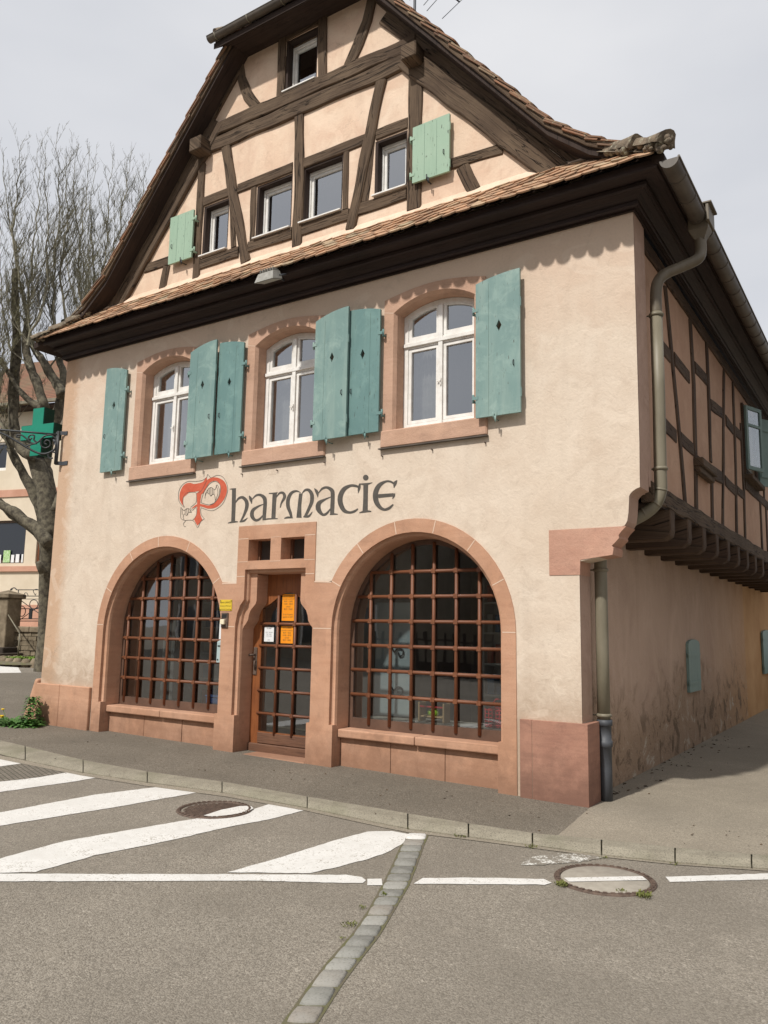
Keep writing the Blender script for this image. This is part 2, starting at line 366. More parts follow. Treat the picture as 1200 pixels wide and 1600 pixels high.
def oldtile(t, p):
    n = NB(t); v = n.co('Object'); a = n.noise(v, 9, 6, .7); c = n.mix(n.ramp(a, [(.35, 0.), (.6, 1.)]), (.10, .08, .06), (.22, .17, .12))
    c = n.mix(n.ramp(n.noise(v, 19, 5, .6), [(.55, 0.), (.65, 1.)]), c, (.32, .30, .22)); t.links.new(c, p.inputs['Base Color']); n.bump(p, a, .8, .02)
M['ridge'] = mat('mossy_ridge_tile', (.16, .12, .09), .95, oldtile)
def zinc(c1, c2):
    def b(t, p):
        n = NB(t); v = n.co('Object', (1, 1, .35)); a = n.noise(v, 5, 5, .6); c = n.mix(n.ramp(a, [(.35, 0.), (.65, 1.)]), c1, c2); t.links.new(c, p.inputs['Base Color']); n.bump(p, a, .1, .005)
    return b
M['zinc'] = mat('painted_zinc_pipe', (.26, .235, .16), .5, zinc((.165, .145, .10), (.22, .195, .14)), .4)
M['zinc_dark'] = mat('dark_zinc', (.09, .075, .06), .5, zinc((.075, .062, .05), (.12, .10, .08)), .4)
M['zinc_mid'] = mat('brown_zinc', (.15, .125, .085), .5, zinc((.12, .098, .066), (.18, .15, .11)), .4)  # darker brown zinc tone for the hopper and swan neck
M['cast'] = mat('grey_cast_iron', (.06, .065, .075), .55, zinc((.045, .05, .058), (.08, .085, .095)), .4)
def glass(name, lo, hi, tint=(.9, .95, .95)):
    m = bpy.data.materials.new(name); m.use_nodes = True; t = m.node_tree; t.nodes.clear(); n = NB(t)
    o = n.n('ShaderNodeOutputMaterial'); mixs = n.n('ShaderNodeMixShader'); tr = n.n('ShaderNodeBsdfTransparent'); gl = n.n('ShaderNodeBsdfGlossy')
    tr.inputs[0].default_value = (*tint, 1); gl.inputs['Roughness'].default_value = .015; gl.inputs['Color'].default_value = (.95, .97, 1, 1)
    lw = n.n('ShaderNodeLayerWeight'); lw.inputs[0].default_value = .35
    f = n.math('ADD', n.math('MULTIPLY', lw.outputs['Facing'], hi-lo), lo)
    nz_ = n.noise(n.co('Object'), 1.7, 2, .5); bp = n.n('ShaderNodeBump'); bp.inputs['Strength'].default_value = .06; bp.inputs['Distance'].default_value = .02
    t.links.new(nz_, bp.inputs['Height']); t.links.new(bp.outputs[0], gl.inputs['Normal'])
    t.links.new(f, mixs.inputs[0]); t.links.new(tr.outputs[0], mixs.inputs[1]); t.links.new(gl.outputs[0], mixs.inputs[2]); t.links.new(mixs.outputs[0], o.inputs[0])
    return m
M['glass_up'] = glass('upper_window_glass', .27, .70, (.62, .64, .64))
M['glass_low'] = glass('shop_glass', .15, .45, (.72, .76, .75))
def asphalt(base, lightc, darkc, sp=.5, bumps=.6, crack=0.0):
    def b(t, p):
        n = NB(t); v = n.co('Object'); cell = n.n('ShaderNodeTexVoronoi'); cell.inputs['Scale'].default_value = 120; t.links.new(v, cell.inputs['Vector'])
        cr_ = n.sep(cell.outputs['Color'])[0]; fine = n.noise(v, 60, 5, .75); big = n.noise(v, .8, 5, .6, .6); mid = n.noise(v, 5.5, 5, .6)
        c = n.mix(n.ramp(cr_, [(.1, 0.), (.5, .5), (.95, 1.)]), darkc, lightc); c = n.mix(sp, base, c)
        c = n.mix(n.math('MULTIPLY', n.ramp(fine, [(.32, 1.), (.5, 0.)]), .75), c, tuple(x*.38 for x in base))
        c = n.mix(n.math('MULTIPLY', n.ramp(n.noise(v, 24, 3, .8), [(.60, 0.), (.70, 1.)]), .4), c, tuple(x*1.5 for x in lightc))
        c = n.mix(n.math('MULTIPLY', n.ramp(big, [(.35, 1.), (.6, 0.)]), .35), c, tuple(x*.6 for x in base))
        c = n.mix(n.math('MULTIPLY', n.ramp(mid, [(.55, 0.), (.8, 1.)]), .3), c, tuple(x*1.35 for x in base))
        pa = n.ramp(n.noise(v, .45, 3, .5, 1.2), [(.47, 0.), (.50, .22)]); c = n.mix(pa, c, tuple(x*.72 for x in base)); sp2 = n.ramp(n.noise(v, 2.2, 6, .75, .5), [(.62, 0.), (.72, .45)]); c = n.mix(sp2, c, tuple(x*.5 for x in base))
        if crack:
            w = n.n('ShaderNodeVectorMath'); w.operation = 'ADD'; nn = n.n('ShaderNodeTexNoise'); nn.inputs['Scale'].default_value = 3; t.links.new(v, nn.inputs['Vector']); t.links.new(v, w.inputs[0]); t.links.new(nn.outputs['Color'], w.inputs[1])
            e = n.voro(w.outputs[0], .55, 'DISTANCE_TO_EDGE'); c = n.mix(n.math('MULTIPLY', n.ramp(e, [(0., 1.), (.006, 0.)]), crack), c, tuple(x*.3 for x in base))
        t.links.new(c, p.inputs['Base Color'])
        n.bump(p, n.math('ADD', n.math('MULTIPLY', cell.outputs['Distance'], -1.0), n.math('MULTIPLY', fine, .8)), bumps, .006)
    return b
M['road'] = mat('road_asphalt', (.2, .18, .15), .92, asphalt((.25, .218, .174), (.40, .36, .30), (.145, .126, .10), .55, .7, .12))
M['pave'] = mat('pavement_asphalt', (.15, .13, .11), .92, asphalt((.175, .15, .115), (.32, .28, .225), (.09, .077, .06), .62, .8, .2))
M['lane'] = mat('side_lane_surface', (.28, .24, .19), .95, asphalt((.30, .26, .20), (.42, .37, .29), (.20, .17, .13), .5, .5, .0))
M['joint_dark'] = mat('dark_joint', (.07, .062, .04), .95)
def kerbm(t, p):
    n = NB(t); v = n.co('Object'); a = n.noise(v, 5, 6, .65); f = n.noise(v, 90, 3, .6)
    c = n.mix(n.ramp(a, [(.35, 0.), (.65, 1.)]), (.235, .21, .16), (.315, .285, .22)); c = n.mix(n.ramp(f, [(.32, .8), (.5, 0.)]), c, (.11, .098, .075))
    c = n.mix(n.math('MULTIPLY', n.ramp(n.noise(v, 1.5, 4, .6), [(.5, 0.), (.7, 1.)]), .5), c, (.17, .165, .105))
    t.links.new(c, p.inputs['Base Color']); n.bump(p, n.math('ADD', a, f), .6, .006)
M['kerb'] = mat('kerb_concrete', (.26, .235, .185), .95, kerbm)
def sett(t, p):
    n = NB(t); v = n.co('Object'); oi = n.n('ShaderNodeObjectInfo').outputs['Random']; a = n.noise(v, 9, 5, .6); f = n.noise(v, 80, 3, .6)
    c = n.ramp(oi, [(0, (.17, .165, .145)), (.4, (.27, .265, .235)), (.8, (.33, .32, .285)), (1, (.24, .20, .16))]); c = n.mix(n.ramp(a, [(.4, 0.), (.7, .6)]), c, (.29, .28, .255)); c = n.mix(n.ramp(f, [(.3, .6), (.48, 0.)]), c, (.13, .125, .11))
    t.links.new(c, p.inputs['Base Color']); n.bump(p, n.math('ADD', a, n.math('MULTIPLY', f, .5)), .5, .008)
M['sett'] = mat('granite_sett', (.26, .25, .23), .85, sett)
def roadpaint(t, p):
    n = NB(t); v = n.co('Object'); f = n.noise(v, 75, 4, .75); a = n.noise(v, 3.5, 6, .7); d = n.noise(v, 18, 4, .7)
    c = n.mix(n.ramp(a, [(.4, 0.), (.7, .8)]), (.70, .685, .65), (.56, .54, .50))
    wear = n.math('ADD', n.math('MULTIPLY', f, .6), n.math('ADD', n.math('MULTIPLY', d, .25), n.math('MULTIPLY', a, .28)))
    c = n.mix(n.ramp(wear, [(.45, 1.), (.525, 0.)]), c, (.30, .265, .21))
    t.links.new(c, p.inputs['Base Color']); n.bump(p, f, .6, .004)
M['road_paint'] = mat('worn_white_road_paint', (.75, .74, .7), .8, roadpaint)
def wornpaint(t, p):
    n = NB(t); v = n.co('Object'); f = n.noise(v, 60, 4, .75); a = n.noise(v, 9, 6, .7)
    c = n.mix(n.ramp(n.math('ADD', n.math('MULTIPLY', f, .5), n.math('MULTIPLY', a, .5)), [(.5, 1.), (.56, 0.)]), (.7, .69, .64), (.205, .182, .148)); t.links.new(c, p.inputs['Base Color'])
M['ghost_paint'] = mat('ghost_of_road_paint', (.4, .38, .34), .9, wornpaint)
M['bark'] = mat('bark', (.12, .10, .07), .95, simple_noise((.05, .042, .032), (.17, .15, .105), 9, .9))
M['bark_light'] = mat('lichen_bark', (.2, .19, .12), .95, simple_noise((.14, .125, .09), (.30, .28, .20), 7, .7))
M['bud'] = mat('yellow_green_buds', (.25, .24, .08), .8, simple_noise((.16, .15, .06), (.27, .25, .09), 3, 0))
M['leaf'] = mat('weed_leaf', (.06, .14, .03), .6, simple_noise((.04, .11, .022), (.10, .20, .045), 30, .1))
M['moss'] = mat('moss', (.12, .13, .03), .95, simple_noise((.09, .11, .025), (.19, .19, .06), 30, .3))
M['yellow'] = mat('dandelion_yellow', (.75, .5, .02), .7)
M['letter_grey'] = mat('painted_letter_grey', (.085, .075, .065), .9, simple_noise((.075, .067, .058), (.105, .093, .08), 12, .1))
M['letter_red'] = mat('painted_letter_red', (.50, .095, .05), .9, simple_noise((.48, .09, .045), (.56, .125, .07), 12, .1))
M['dark_room'] = mat('dark_interior', (.06, .055, .05), .9)
M['room'] = mat('interior_wall', (.28, .25, .22), .9, simple_noise((.24, .22, .19), (.33, .30, .26), 2, .05))
M['curtain'] = mat('net_curtain', (.3, .29, .27), .9, simple_noise((.22, .21, .19), (.34, .33, .30), 8, .3))

# ------------------------------------------------------------------ ground, road, pavement
KB = [(-260, 1085), (-120, 1124), (0, 1157), (60, 1171), (125, 1187), (230, 1206), (350, 1222), (480, 1245), (600, 1265), (640, 1272), (732, 1287), (832, 1302), (940, 1312), (1055, 1325), (1200, 1337), (1330, 1347), (1560, 1362)]
KF = [(-260, 1100), (-120, 1142), (0, 1179), (60, 1192), (125, 1206), (230, 1222), (350, 1238), (480, 1262), (600, 1287), (640, 1295), (732, 1307), (832, 1320), (940, 1335), (1055, 1347), (1200, 1357), (1330, 1368), (1560, 1386)]
def kb3(P, dz): return [GP(x, y, dz) for x, y in P]
kback = kb3(KB, 0); kfront = kb3(KF, RD+.012)
def sheet(name, poly, z, m, mats=None, kind='structure', sub=.6, parent=None):
    """flat-ish sheet over polygon poly [(x,y)], draped over the land at offset z"""
    import bmesh
    bm = bmesh.new(); vs = [bm.verts.new((p[0], p[1], 0)) for p in poly]
    tri = tessellate_polygon([[Vector((p[0], p[1], 0)) for p in poly]])
    for t in tri:
        try: bm.faces.new([vs[i] for i in t])
        except ValueError: pass
    xs = [p[0] for p in poly]; cuts = [c for c in (0, -8.5, -38.5) if min(xs) < c < max(xs)]
    for c in cuts: bmesh.ops.bisect_plane(bm, geom=bm.verts[:]+bm.edges[:]+bm.faces[:], plane_co=(c, 0, 0), plane_no=(1, 0, 0))
    for v in bm.verts: v.co.z = gz(v.co.x, v.co.y)+z
    bmesh.ops.recalc_face_normals(bm, faces=bm.faces)
    if bm.faces and sum(f.normal.z for f in bm.faces) < 0: bmesh.ops.reverse_faces(bm, faces=bm.faces[:])
    me = bpy.data.meshes.new(name); bm.to_mesh(me); bm.free(); me.materials.append(m)
    o = bpy.data.objects.new(name, me); COL.objects.link(o); o.parent = parent
    if kind: o['kind'] = kind
    return o
far = 600
sheet('ground', [(-far, -far), (far, -far), (far, far), (-far, far)], RD, M['road'])
# pavement along the front, behind the kerb; it runs under the walls of the house
pv = [(p.x, p.y) for p in kback[:-3]]
split_a, split_b = kback[11].lerp(kback[12], .37), GP(921, 1262)
i9 = 12
left_part = [(p.x, p.y) for p in kback[:i9]]+[(split_a.x, split_a.y), (split_b.x+.0, split_b.y+.02), (-.2, .6), (-8.9, .6), (-10.6, 1.3), (-16, 5.5), (kback[0].x-3, kback[0].y+4)]
sheet('pavement', left_part, 0.0, M['pave'])
right_part = [(split_a.x, split_a.y)]+[(p.x, p.y) for p in kback[i9:]]+[(9, 2), (9, 40), (-.2, 40), (-.2, .6), (split_b.x, split_b.y+.02)]
sheet('side_lane', right_part, 0.0, M['lane'])
def between(P, Q, t): return P.lerp(Q, t)
# kerb: separate stones with open joints on the right, long worn run on the left
def poly_at(P, xpx, src):
    for i in range(len(src)-1):
        if src[i][0] <= xpx <= src[i+1][0]:
            t = (xpx-src[i][0])/(src[i+1][0]-src[i][0]); return P[i].lerp(P[i+1], t)
    return P[-1]
joints = [-250, -90, 40, 130, 230, 347, 480, 637, 732, 832, 940, 1055, 1175, 1300, 1430, 1550]
kb = MB(); bed = MB()
for j, (a, b) in enumerate(zip(joints[:-1], joints[1:])):
    g = 1.3 if a > 600 else .8
    n = 5; row = []
    for k in range(n+1):
        x = a+g+(b-a-2*g)*k/n; B = poly_at(kback, x, KB); Fr = poly_at(kfront, x, KF)
        w = (Fr-B); w.z = 0; jf = random.uniform(-.006, .006)
        up = B.copy(); up.z = gz(B.x)+.004; mid = B+w*.62; mid.z = gz(mid.x)+.0; lo = B+w*(1+jf); lo.z = gz(lo.x)+RD+.014
        bot = lo.copy(); bot.z -= .08; bb = up.copy(); bb.z -= .1
        row.append([bb, up, B+w*.06+Vector((0, 0, .006)), mid, B+w*.85+Vector((0, 0, -.022)), lo, bot])
    m_ = len(row[0]); vs = [q for r_ in row for q in r_]
    kb.add(vs, [(i*m_+k, (i+1)*m_+k, (i+1)*m_+k+1, i*m_+k+1) for i in range(n) for k in range(m_-1)], 0)
    kb.add(row[0], [tuple(range(m_))]); kb.add(row[-1], [tuple(reversed(range(m_)))])
o = kb.build('kerb', M['kerb']); o['kind'] = 'structure'
vs = [p+Vector((0, 0, -.012)) for p in kback]+[p+Vector((0, 0, -.002)) for p in kfront]; n = len(kback)
bed.add(vs, [(i, n+i, n+i+1, i+1) for i in range(n-1)]); o = bed.build('kerb_bed', M['joint_dark']); o['kind'] = 'structure'
# cracked cement haunching in front of the left kerb
h0 = [GPR(x, y) for x, y in [(-250, 1101), (0, 1180), (125, 1207), (230, 1223), (350, 1240), (480, 1264), (600, 1289), (640, 1297), (732, 1309), (832, 1322), (940, 1337), (1055, 1349), (1200, 1359)]]
h1 = [GPR(x, y) for x, y in [(-250, 1106), (0, 1187), (125, 1212), (230, 1229), (350, 1245), (480, 1268), (600, 1294), (640, 1302), (732, 1313), (832, 1326), (940, 1340), (1055, 1352), (1200, 1362)]]
hm = MB(); up = Vector((0, 0, .005)); n = len(h0)
hm.add([p+up for p in h0]+[p+up for p in h1], [(i, n+i, n+i+1, i+1) for i in range(n-1)]); o = hm.build('gutter_strip', M['lane']); o['kind'] = 'structure'

def marking(name, pts, m, dz=.004, kind='structure', rag=.006, sub=10):
    P = [GPR(x, y) for x, y in pts]; Q = []
    for i in range(len(P)):
        a, b = P[i], P[(i+1) % len(P)]; L = (b-a).length; k = max(1, int(L/.05))
        for j in range(k):
            q = a.lerp(b, j/k)
            Q.append((q.x+rag*noise.noise((q.x*14, q.y*14, 3))*2, q.y+rag*noise.noise((q.x*14, q.y*14, 8))*2))
    return sheet(name, Q, RD+dz, m, kind=kind)
marking('road_marking', [(355, 1364), (485, 1365), (530, 1355), (575, 1343), (605, 1333), (630, 1318), (637, 1304), (612, 1299), (575, 1300), (525, 1313), (440, 1340)], M['road_paint'])
marking('road_marking', [(-260, 1400), (-260, 1378), (-120, 1350), (0, 1342), (100, 1315), (280, 1284), (390, 1267), (420, 1257), (474, 1267), (420, 1281), (360, 1292), (270, 1313), (150, 1337), (55, 1363), (0, 1365), (-150, 1392)], M['road_paint'])
marking('road_marking', [(-240, 1320), (0, 1270), (150, 1242), (255, 1229), (307, 1239), (185, 1261), (0, 1291), (-240, 1345)], M['road_paint'])
marking('road_marking', [(-200, 1258), (0, 1222), (55, 1216), (125, 1204), (169, 1212), (120, 1221), (0, 1238), (-200, 1276)], M['road_paint'])
marking('road_marking', [(-180, 1212), (0, 1186), (40, 1182), (66, 1189), (0, 1198), (-180, 1226)], M['road_paint'])
marking('road_marking', [(-420, 1350), (0, 1366), (400, 1367), (540, 1368), (565, 1371), (572, 1376), (566, 1381), (520, 1380), (400, 1377), (0, 1378), (-420, 1364)], M['road_paint'])
marking('road_marking', [(575, 1374), (596, 1374), (598, 1384), (573, 1384)], M['road_paint'])
marking('road_marking', [(660, 1373), (740, 1372), (850, 1374), (863, 1380), (850, 1383), (700, 1382), (646, 1382)], M['road_paint'])
marking('road_marking', [(1040, 1371), (1120, 1368), (1200, 1366), (1400, 1358), (1400, 1366), (1200, 1375), (1120, 1377), (1046, 1379)], M['road_paint'])
marking('road_marking', [(630, 1294), (648, 1295), (710, 1306), (700, 1308), (660, 1302), (630, 1297)], M['road_paint'])
marking('road_marking', [(820, 1342), (850, 1335), (900, 1334), (945, 1341), (910, 1346), (880, 1350), (815, 1352)], M['ghost_paint'], rag=.02)
# distant crossing on the left
marking('road_marking', [(-60, 1041), (26, 1039), (36, 1056), (0, 1062), (-60, 1068)], M['road_paint'])
marking('road_marking', [(-60, 1066), (0, 1061), (68, 1054), (68, 1056.5), (0, 1063.5), (-60, 1070)], M['road_paint'], .008)
def bricks(t, p):
    n = NB(t); b = n.n('ShaderNodeTexBrick'); b.inputs['Scale'].default_value = 5; b.inputs['Mortar Size'].default_value = .03; b.inputs['Color1'].default_value = (.17, .15, .12, 1); b.inputs['Color2'].default_value = (.23, .2, .16, 1); b.inputs['Mortar'].default_value = (.07, .065, .05, 1)
    t.links.new(n.co('Object', rot=(0, 0, R(20))), b.inputs['Vector']); c = n.mix(n.ramp(n.noise(n.co('Object'), 30, 4, .6), [(.35, .5), (.6, 0.)]), b.outputs[0], (.1, .09, .07)); t.links.new(c, p.inputs['Base Color']); n.bump(p, b.outputs['Fac'], -.4, .006)
M['pavers'] = mat('concrete_pavers', (.2, .18, .14), .9, bricks)
marking('paver_patch', [(-60, 1181), (0, 1181), (75, 1183), (165, 1204), (150, 1214), (60, 1226), (0, 1228), (-60, 1240)], M['pavers'], .002)

# granite setts running towards the camera, each its own stone
c0, c1_ = [], []
SL = [(418, 1640), (445, 1600), (487, 1540), (514, 1505), (552, 1462), (577, 1425), (600, 1383), (616, 1350), (628, 1322), (637, 1303)]
SRr = [(466, 1640), (492, 1600), (530, 1540), (556, 1505), (590, 1462), (612, 1425), (637, 1383), (650, 1350), (660, 1322), (668, 1304)]
La = [GPR(*p) for p in SL]; Ra = [GPR(*p) for p in SRr]
La.insert(0, La[0]+(La[0]-La[1])*4); Ra.insert(0, Ra[0]+(Ra[0]-Ra[1])*4)
def along(P, s):
    for i in range(len(P)-1):
        d = (P[i+1]-P[i]).length
        if s <= d: return P[i].lerp(P[i+1], s/d)
        s -= d
    return P[-1].copy()
LLa = sum((La[i+1]-La[i]).length for i in range(len(La)-1)); LRa = sum((Ra[i+1]-Ra[i]).length for i in range(len(Ra)-1))
NS = 25; setts = []; sl = 0; slen = [random.uniform(.85, 1.15) for _ in range(NS)]; tot = sum(slen)
for k in range(NS):
    t0 = sl/tot; sl += slen[k]; t1 = sl/tot; e = .045/NS
    q = [along(La, LLa*(t0+e)), along(Ra, LRa*(t0+e)), along(Ra, LRa*(t1-e)), along(La, LLa*(t1-e))]
    c = sum(q, Vector())/4; z = c.z+.004
    mb = MB(); ring = []
    for i in range(4):
        a, b = q[i], q[(i+1) % 4]
        for u in (0, .33, .67):
            p = a.lerp(b, u); p = c+(p-c)*(1-(.07 if u == 0 else 0)+random.uniform(-.03, .03)); ring.append(p)
    n = len(ring); tilt = random.uniform(-.003, .004)
    vs = [(p.x-c.x, p.y-c.y, -.04) for p in ring]+[(p.x-c.x, p.y-c.y, .0) for p in ring]+[((p.x-c.x)*.86, (p.y-c.y)*.86, .008+tilt) for p in ring]+[(0, 0, .011+tilt)]
    fs = [(r_*n+i, r_*n+(i+1) % n, (r_+1)*n+(i+1) % n, (r_+1)*n+i) for r_ in (0, 1) for i in range(n)]+[(2*n+i, 2*n+(i+1) % n, 3*n) for i in range(n)]
    mb.add(vs, fs, 0, sm=True); o = mb.build('granite_sett', M['sett']); o.location = (c.x, c.y, z)
    tag(o, 'small grey granite sett in the single row crossing the asphalt towards the kerb', 'paving stone', 'granite setts in the row across the road'); setts.append(o)
for i, lab in ((NS-1, 'white painted granite sett at the kerb end of the row'),):
    setts[i]['label'] = lab; setts[i].data.materials[0] = M['road_paint']
jb = MB()
lo_ = [p+Vector((-.014, 0, .003)) for p in La]; ro_ = [p+Vector((.014, 0, .003)) for p in Ra]; n = len(lo_)
jb.add(lo_+ro_, [(i, n+i, n+i+1, i+1) for i in range(n-1)]); 
def jointm(t, p):
    n = NB(t); v = n.co('Object'); c = n.mix(n.ramp(n.noise(v, 8, 5, .7), [(.42, 0.), (.6, 1.)]), (.14, .12, .085), (.13, .125, .06)); t.links.new(c, p.inputs['Base Color']); n.bump(p, n.noise(v, 60, 4, .7), .8, .01)
M['joint'] = mat('sandy_mossy_joint', (.12, .1, .06), .95, jointm)
o = jb.build('joint_bed', M['joint']); o['kind'] = 'structure'

def tuft(mb, c, r, n, h=.02):
    for _ in range(n):
        a = random.uniform(0, 6.28); d = r*math.sqrt(random.random()); p = Vector((c[0]+d*math.cos(a), c[1]+d*math.sin(a), c[2])); b = random.uniform(0, 6.28); l = random.uniform(.3, 1)*h
        u = Vector((math.cos(b), math.sin(b), 0)); q = p+u*l*.8+Vector((0, 0, l)); w = u.cross(Vector((0, 0, 1)))*l*.25
        mb.add([p, p+u*l*.4+w+Vector((0, 0, l*.7)), q, p+u*l*.4-w+Vector((0, 0, l*.7))], [(0, 1, 2, 3)])
mb = MB()
for px_, r, n, h in [((545, 1447), .045, 90, .016), ((566, 1420), .025, 40, .014), ((536, 1468), .02, 30, .012), ((340, 1236), .05, 50, .02), ((640, 1296), .03, 40, .015), ((720, 1308), .05, 60, .02), ((830, 1325), .04, 50, .02), ((878, 1385), .04, 80, .03), ((1005, 1402), .05, 90, .03), ((942, 1342), .04, 30, .015), ((600, 1400), .02, 30, .02), ((1055, 1352), .04, 30, .015), ((970, 1395), .03, 30, .02)]:
    tuft(mb, GPR(*px_)+Vector((0, 0, .005)), r, n, h)
o = mb.build('moss_tufts', M['moss']); tag(o, 'small tufts of moss and weeds in the road joints', 'moss', kind='stuff')

M['litter'] = mat('dry_litter', (.09, .06, .035), .95)
mb = MB(); rl = random.Random(8)
spots_ = [(rl.uniform(0, 1200), None) for _ in range(90)]
for x, _ in spots_:
    y = 1160+.135*x+rl.gauss(0, 10)+ (30 if rl.random() < .35 else 0); tgt = GPR(x, y)+Vector((0, 0, .06)); 
    c = Vector((tgt.x, tgt.y, gz(tgt.x)+.004)); a = rl.uniform(0, 6.28); L = rl.uniform(.006, .018); u = Vector((math.cos(a), math.sin(a), rl.uniform(0, .4)))*L; v_2 = Vector((-math.sin(a), math.cos(a), rl.uniform(0, .4)))*L*.5
    mb.add([c-u, c-v_2, c+u, c+v_2+Vector((0, 0, .004))], [(0, 1, 2, 3)])
for k in range(70):
    c = Vector((-.08+rl.random()*rl.random()*.8, rl.uniform(.4, 6.5), .005)); a = rl.uniform(0, 6.28); L = rl.uniform(.01, .035); u = Vector((math.cos(a), math.sin(a), rl.uniform(0, .4)))*L; v_2 = Vector((-math.sin(a), math.cos(a), rl.uniform(0, .4)))*L*.5
    mb.add([c-u, c-v_2, c+u, c+v_2+Vector((0, 0, .006))], [(0, 1, 2, 3)])
o = mb.build('dry_leaf_litter', M['litter']); tag(o, 'tiny dry leaves and grit scattered on the pavement and along the lane wall', 'litter', kind='stuff')

# manhole covers
def manhole_round(name, px_c, r, label, kind):
    c = GPR(*px_c); c.z += .0
    e = empty(name, c, 0, label=label, cat='manhole cover')
    fr_ = MB(); fr_.lathe(0, 0, [(r, -.03), (r, .008), (r-.008, .012), (r-.036, .012), (r-.040, .006), (r-.040, -.03)], 48)
    for k in range(40):
        a = 2*math.pi*k/40; x, y = (r-.022)*math.cos(a), (r-.022)*math.sin(a); u = Vector((math.cos(a), math.sin(a), 0)); w = Vector((-u.y, u.x, 0)); P = Vector((x, y, 0))
        q = [P+u*.010+w*.014, P-u*.010+w*.014, P-u*.010-w*.014, P+u*.010-w*.014]
        fr_.add([(p.x, p.y, .0125) for p in q]+[(p.x, p.y, .018) for p in q], [(4, 5, 6, 7), (0, 1, 5, 4), (1, 2, 6, 5), (2, 3, 7, 6), (3, 0, 4, 7)])
    fr_.build('ring_frame', M['rust'], e)
    rr = r-.045
    if kind == 'concrete':
        lid = MB(); lid.lathe(0, 0, [(rr, -.03), (rr, .006), (rr-.006, .010), (.0001, .012)], 48); l = lid.build('lid', M['lidc'], e)
        # the road line runs over the lid
        a, b = GPR(874, 1378)-c, GPR(1016, 1375)-c; a.z = b.z = 0; u = (b-a).normalized(); w = Vector((-u.y, u.x, 0)); mid = (a+b)/2; st = MB()
        off = mid.dot(w); Q0 = []; Q1 = []
        for k in range(21):
            s_ = -1+2*k/20; 
            for lst, o_ in ((Q0, off-.045), (Q1, off+.04)):
                hl = math.sqrt(max(.0, (rr-.012)**2-o_*o_)); lst.append(w*o_+u*(hl*s_)+Vector((0, 0, .0145)))
        st.add(Q0+Q1, [(i, i+1, 22+i, 21+i) for i in range(20)]); st.build('painted_line', M['road_paint'], l)
    else:
        lid = MB(); lid.lathe(0, 0, [(rr, -.03), (rr, .002), (.0001, .002)], 40)
        for i in range(-9, 10):
            for j in range(-9, 10):
                x, y = i*.034+(.017 if j % 2 else 0), j*.034
                if x*x+y*y > (rr-.025)**2: continue
                a = .5; u = Vector((math.cos(a), math.sin(a), 0)); w = Vector((-u.y, u.x, 0)); P = Vector((x, y, 0))
                q = [P+u*.015+w*.006, P-u*.015+w*.006, P-u*.015-w*.006, P+u*.015-w*.006]
                lid.add([(p.x, p.y, .0021) for p in q]+[(p.x*1, p.y, .010) for p in q], [(4, 5, 6, 7), (0, 1, 5, 4), (1, 2, 6, 5), (2, 3, 7, 6), (3, 0, 4, 7)])
        l = lid.build('lid', M['rust'], e)
        sm_ = MB(); pts = [GPR(x, y)-c for x, y in [(318, 1277), (345, 1268), (375, 1262), (392, 1262), (396, 1266), (385, 1272), (360, 1276), (335, 1279)]]
        for p in pts: p.z = .0135
        sm_.add(pts, [tuple(range(len(pts)))]); sm_.build('paint_smear', M['road_paint'], l)
    return e
M['rust'] = mat('rusty_cast_iron', (.11, .075, .055), .75, simple_noise((.075, .052, .040), (.15, .105, .08), 22, .4))
M['lidc'] = mat('manhole_concrete', (.27, .24, .2), .9, simple_noise((.29, .26, .215), (.36, .325, .27), 14, .4))
manhole_round('manhole_cover', (945, 1375.5), .335, 'round concrete filled manhole cover crossed by the thin white road line', 'concrete')
manhole_round('manhole_cover', (335, 1266), .33, 'rusty iron manhole cover with raised pattern and a smear of white paint', 'iron')

# ------------------------------------------------------------------ the half-timbered house
H = empty('timbered_house', (-4, 0, 0), label='half-timbered house with pink plaster, teal shutters and two arched grilles behind the crossing', cat='house')
HINV = Vector((4, 0, 0))
class PMB(MB):                                  # builder whose result becomes a child of the house (world coordinates kept)
    def part(s, name, mats, parent=None, bevel=0, seg=1, label=None):
        par = parent or H
        o = s.build(name, mats, par, bevel, seg)
        o.matrix_parent_inverse = Matrix.Translation(HINV) if par is H else Matrix.Identity(4)
        if label: o['label'] = label
        return o
F0 = frameF(0)
def seg_open(cx, hw, zb, zs, zc, n=12):          # opening with a flat segmental head
    h = zc-zs; r = (hw*hw+h*h)/(2*h); a = math.degrees(math.asin(hw/r))
    return [(cx-hw, zb), (cx+hw, zb)]+[(cx+r*math.sin(R(a-2*a*i/n)), zc-r+r*math.cos(R(a-2*a*i/n))) for i in range(n+1)]
WC = (-6.1, -3.88, -1.71)
corb = [FP(*p) for p in [(999.5, 745), (1000, 761), (994, 763.5), (989, 767), (985, 771), (983, 775), (982.5, 788), (982, 800), (980, 814), (976, 821)]]
left_edge = [(-8.53, -.2), (-8.53, .6), (-8.50, 2.2), (-8.49, 5.79)]
right_lo = FP(905.5, 901)[0]; 
wall_poly = [left_edge[0], (right_lo, -.2), (right_lo, 2.14)]+[(right_lo, 2.28), (.18, 2.325)]+[(.22, 2.5), (.36, 2.6)]+list(reversed(corb))+[(.555, 3.4), (.56, 5.77)]+list(reversed(left_edge[1:]))
def ring_open(cx, cz, r, zb, n=28): return [(cx-r, zb), (cx+r, zb)]+arc(cx, cz, r, 0, 180, n)
LA = (-5.96, 1.50); RA = (-1.95, 1.585)
holes = [seg_open(c, .56, 3.76, 5.33, 5.46) for c in WC]
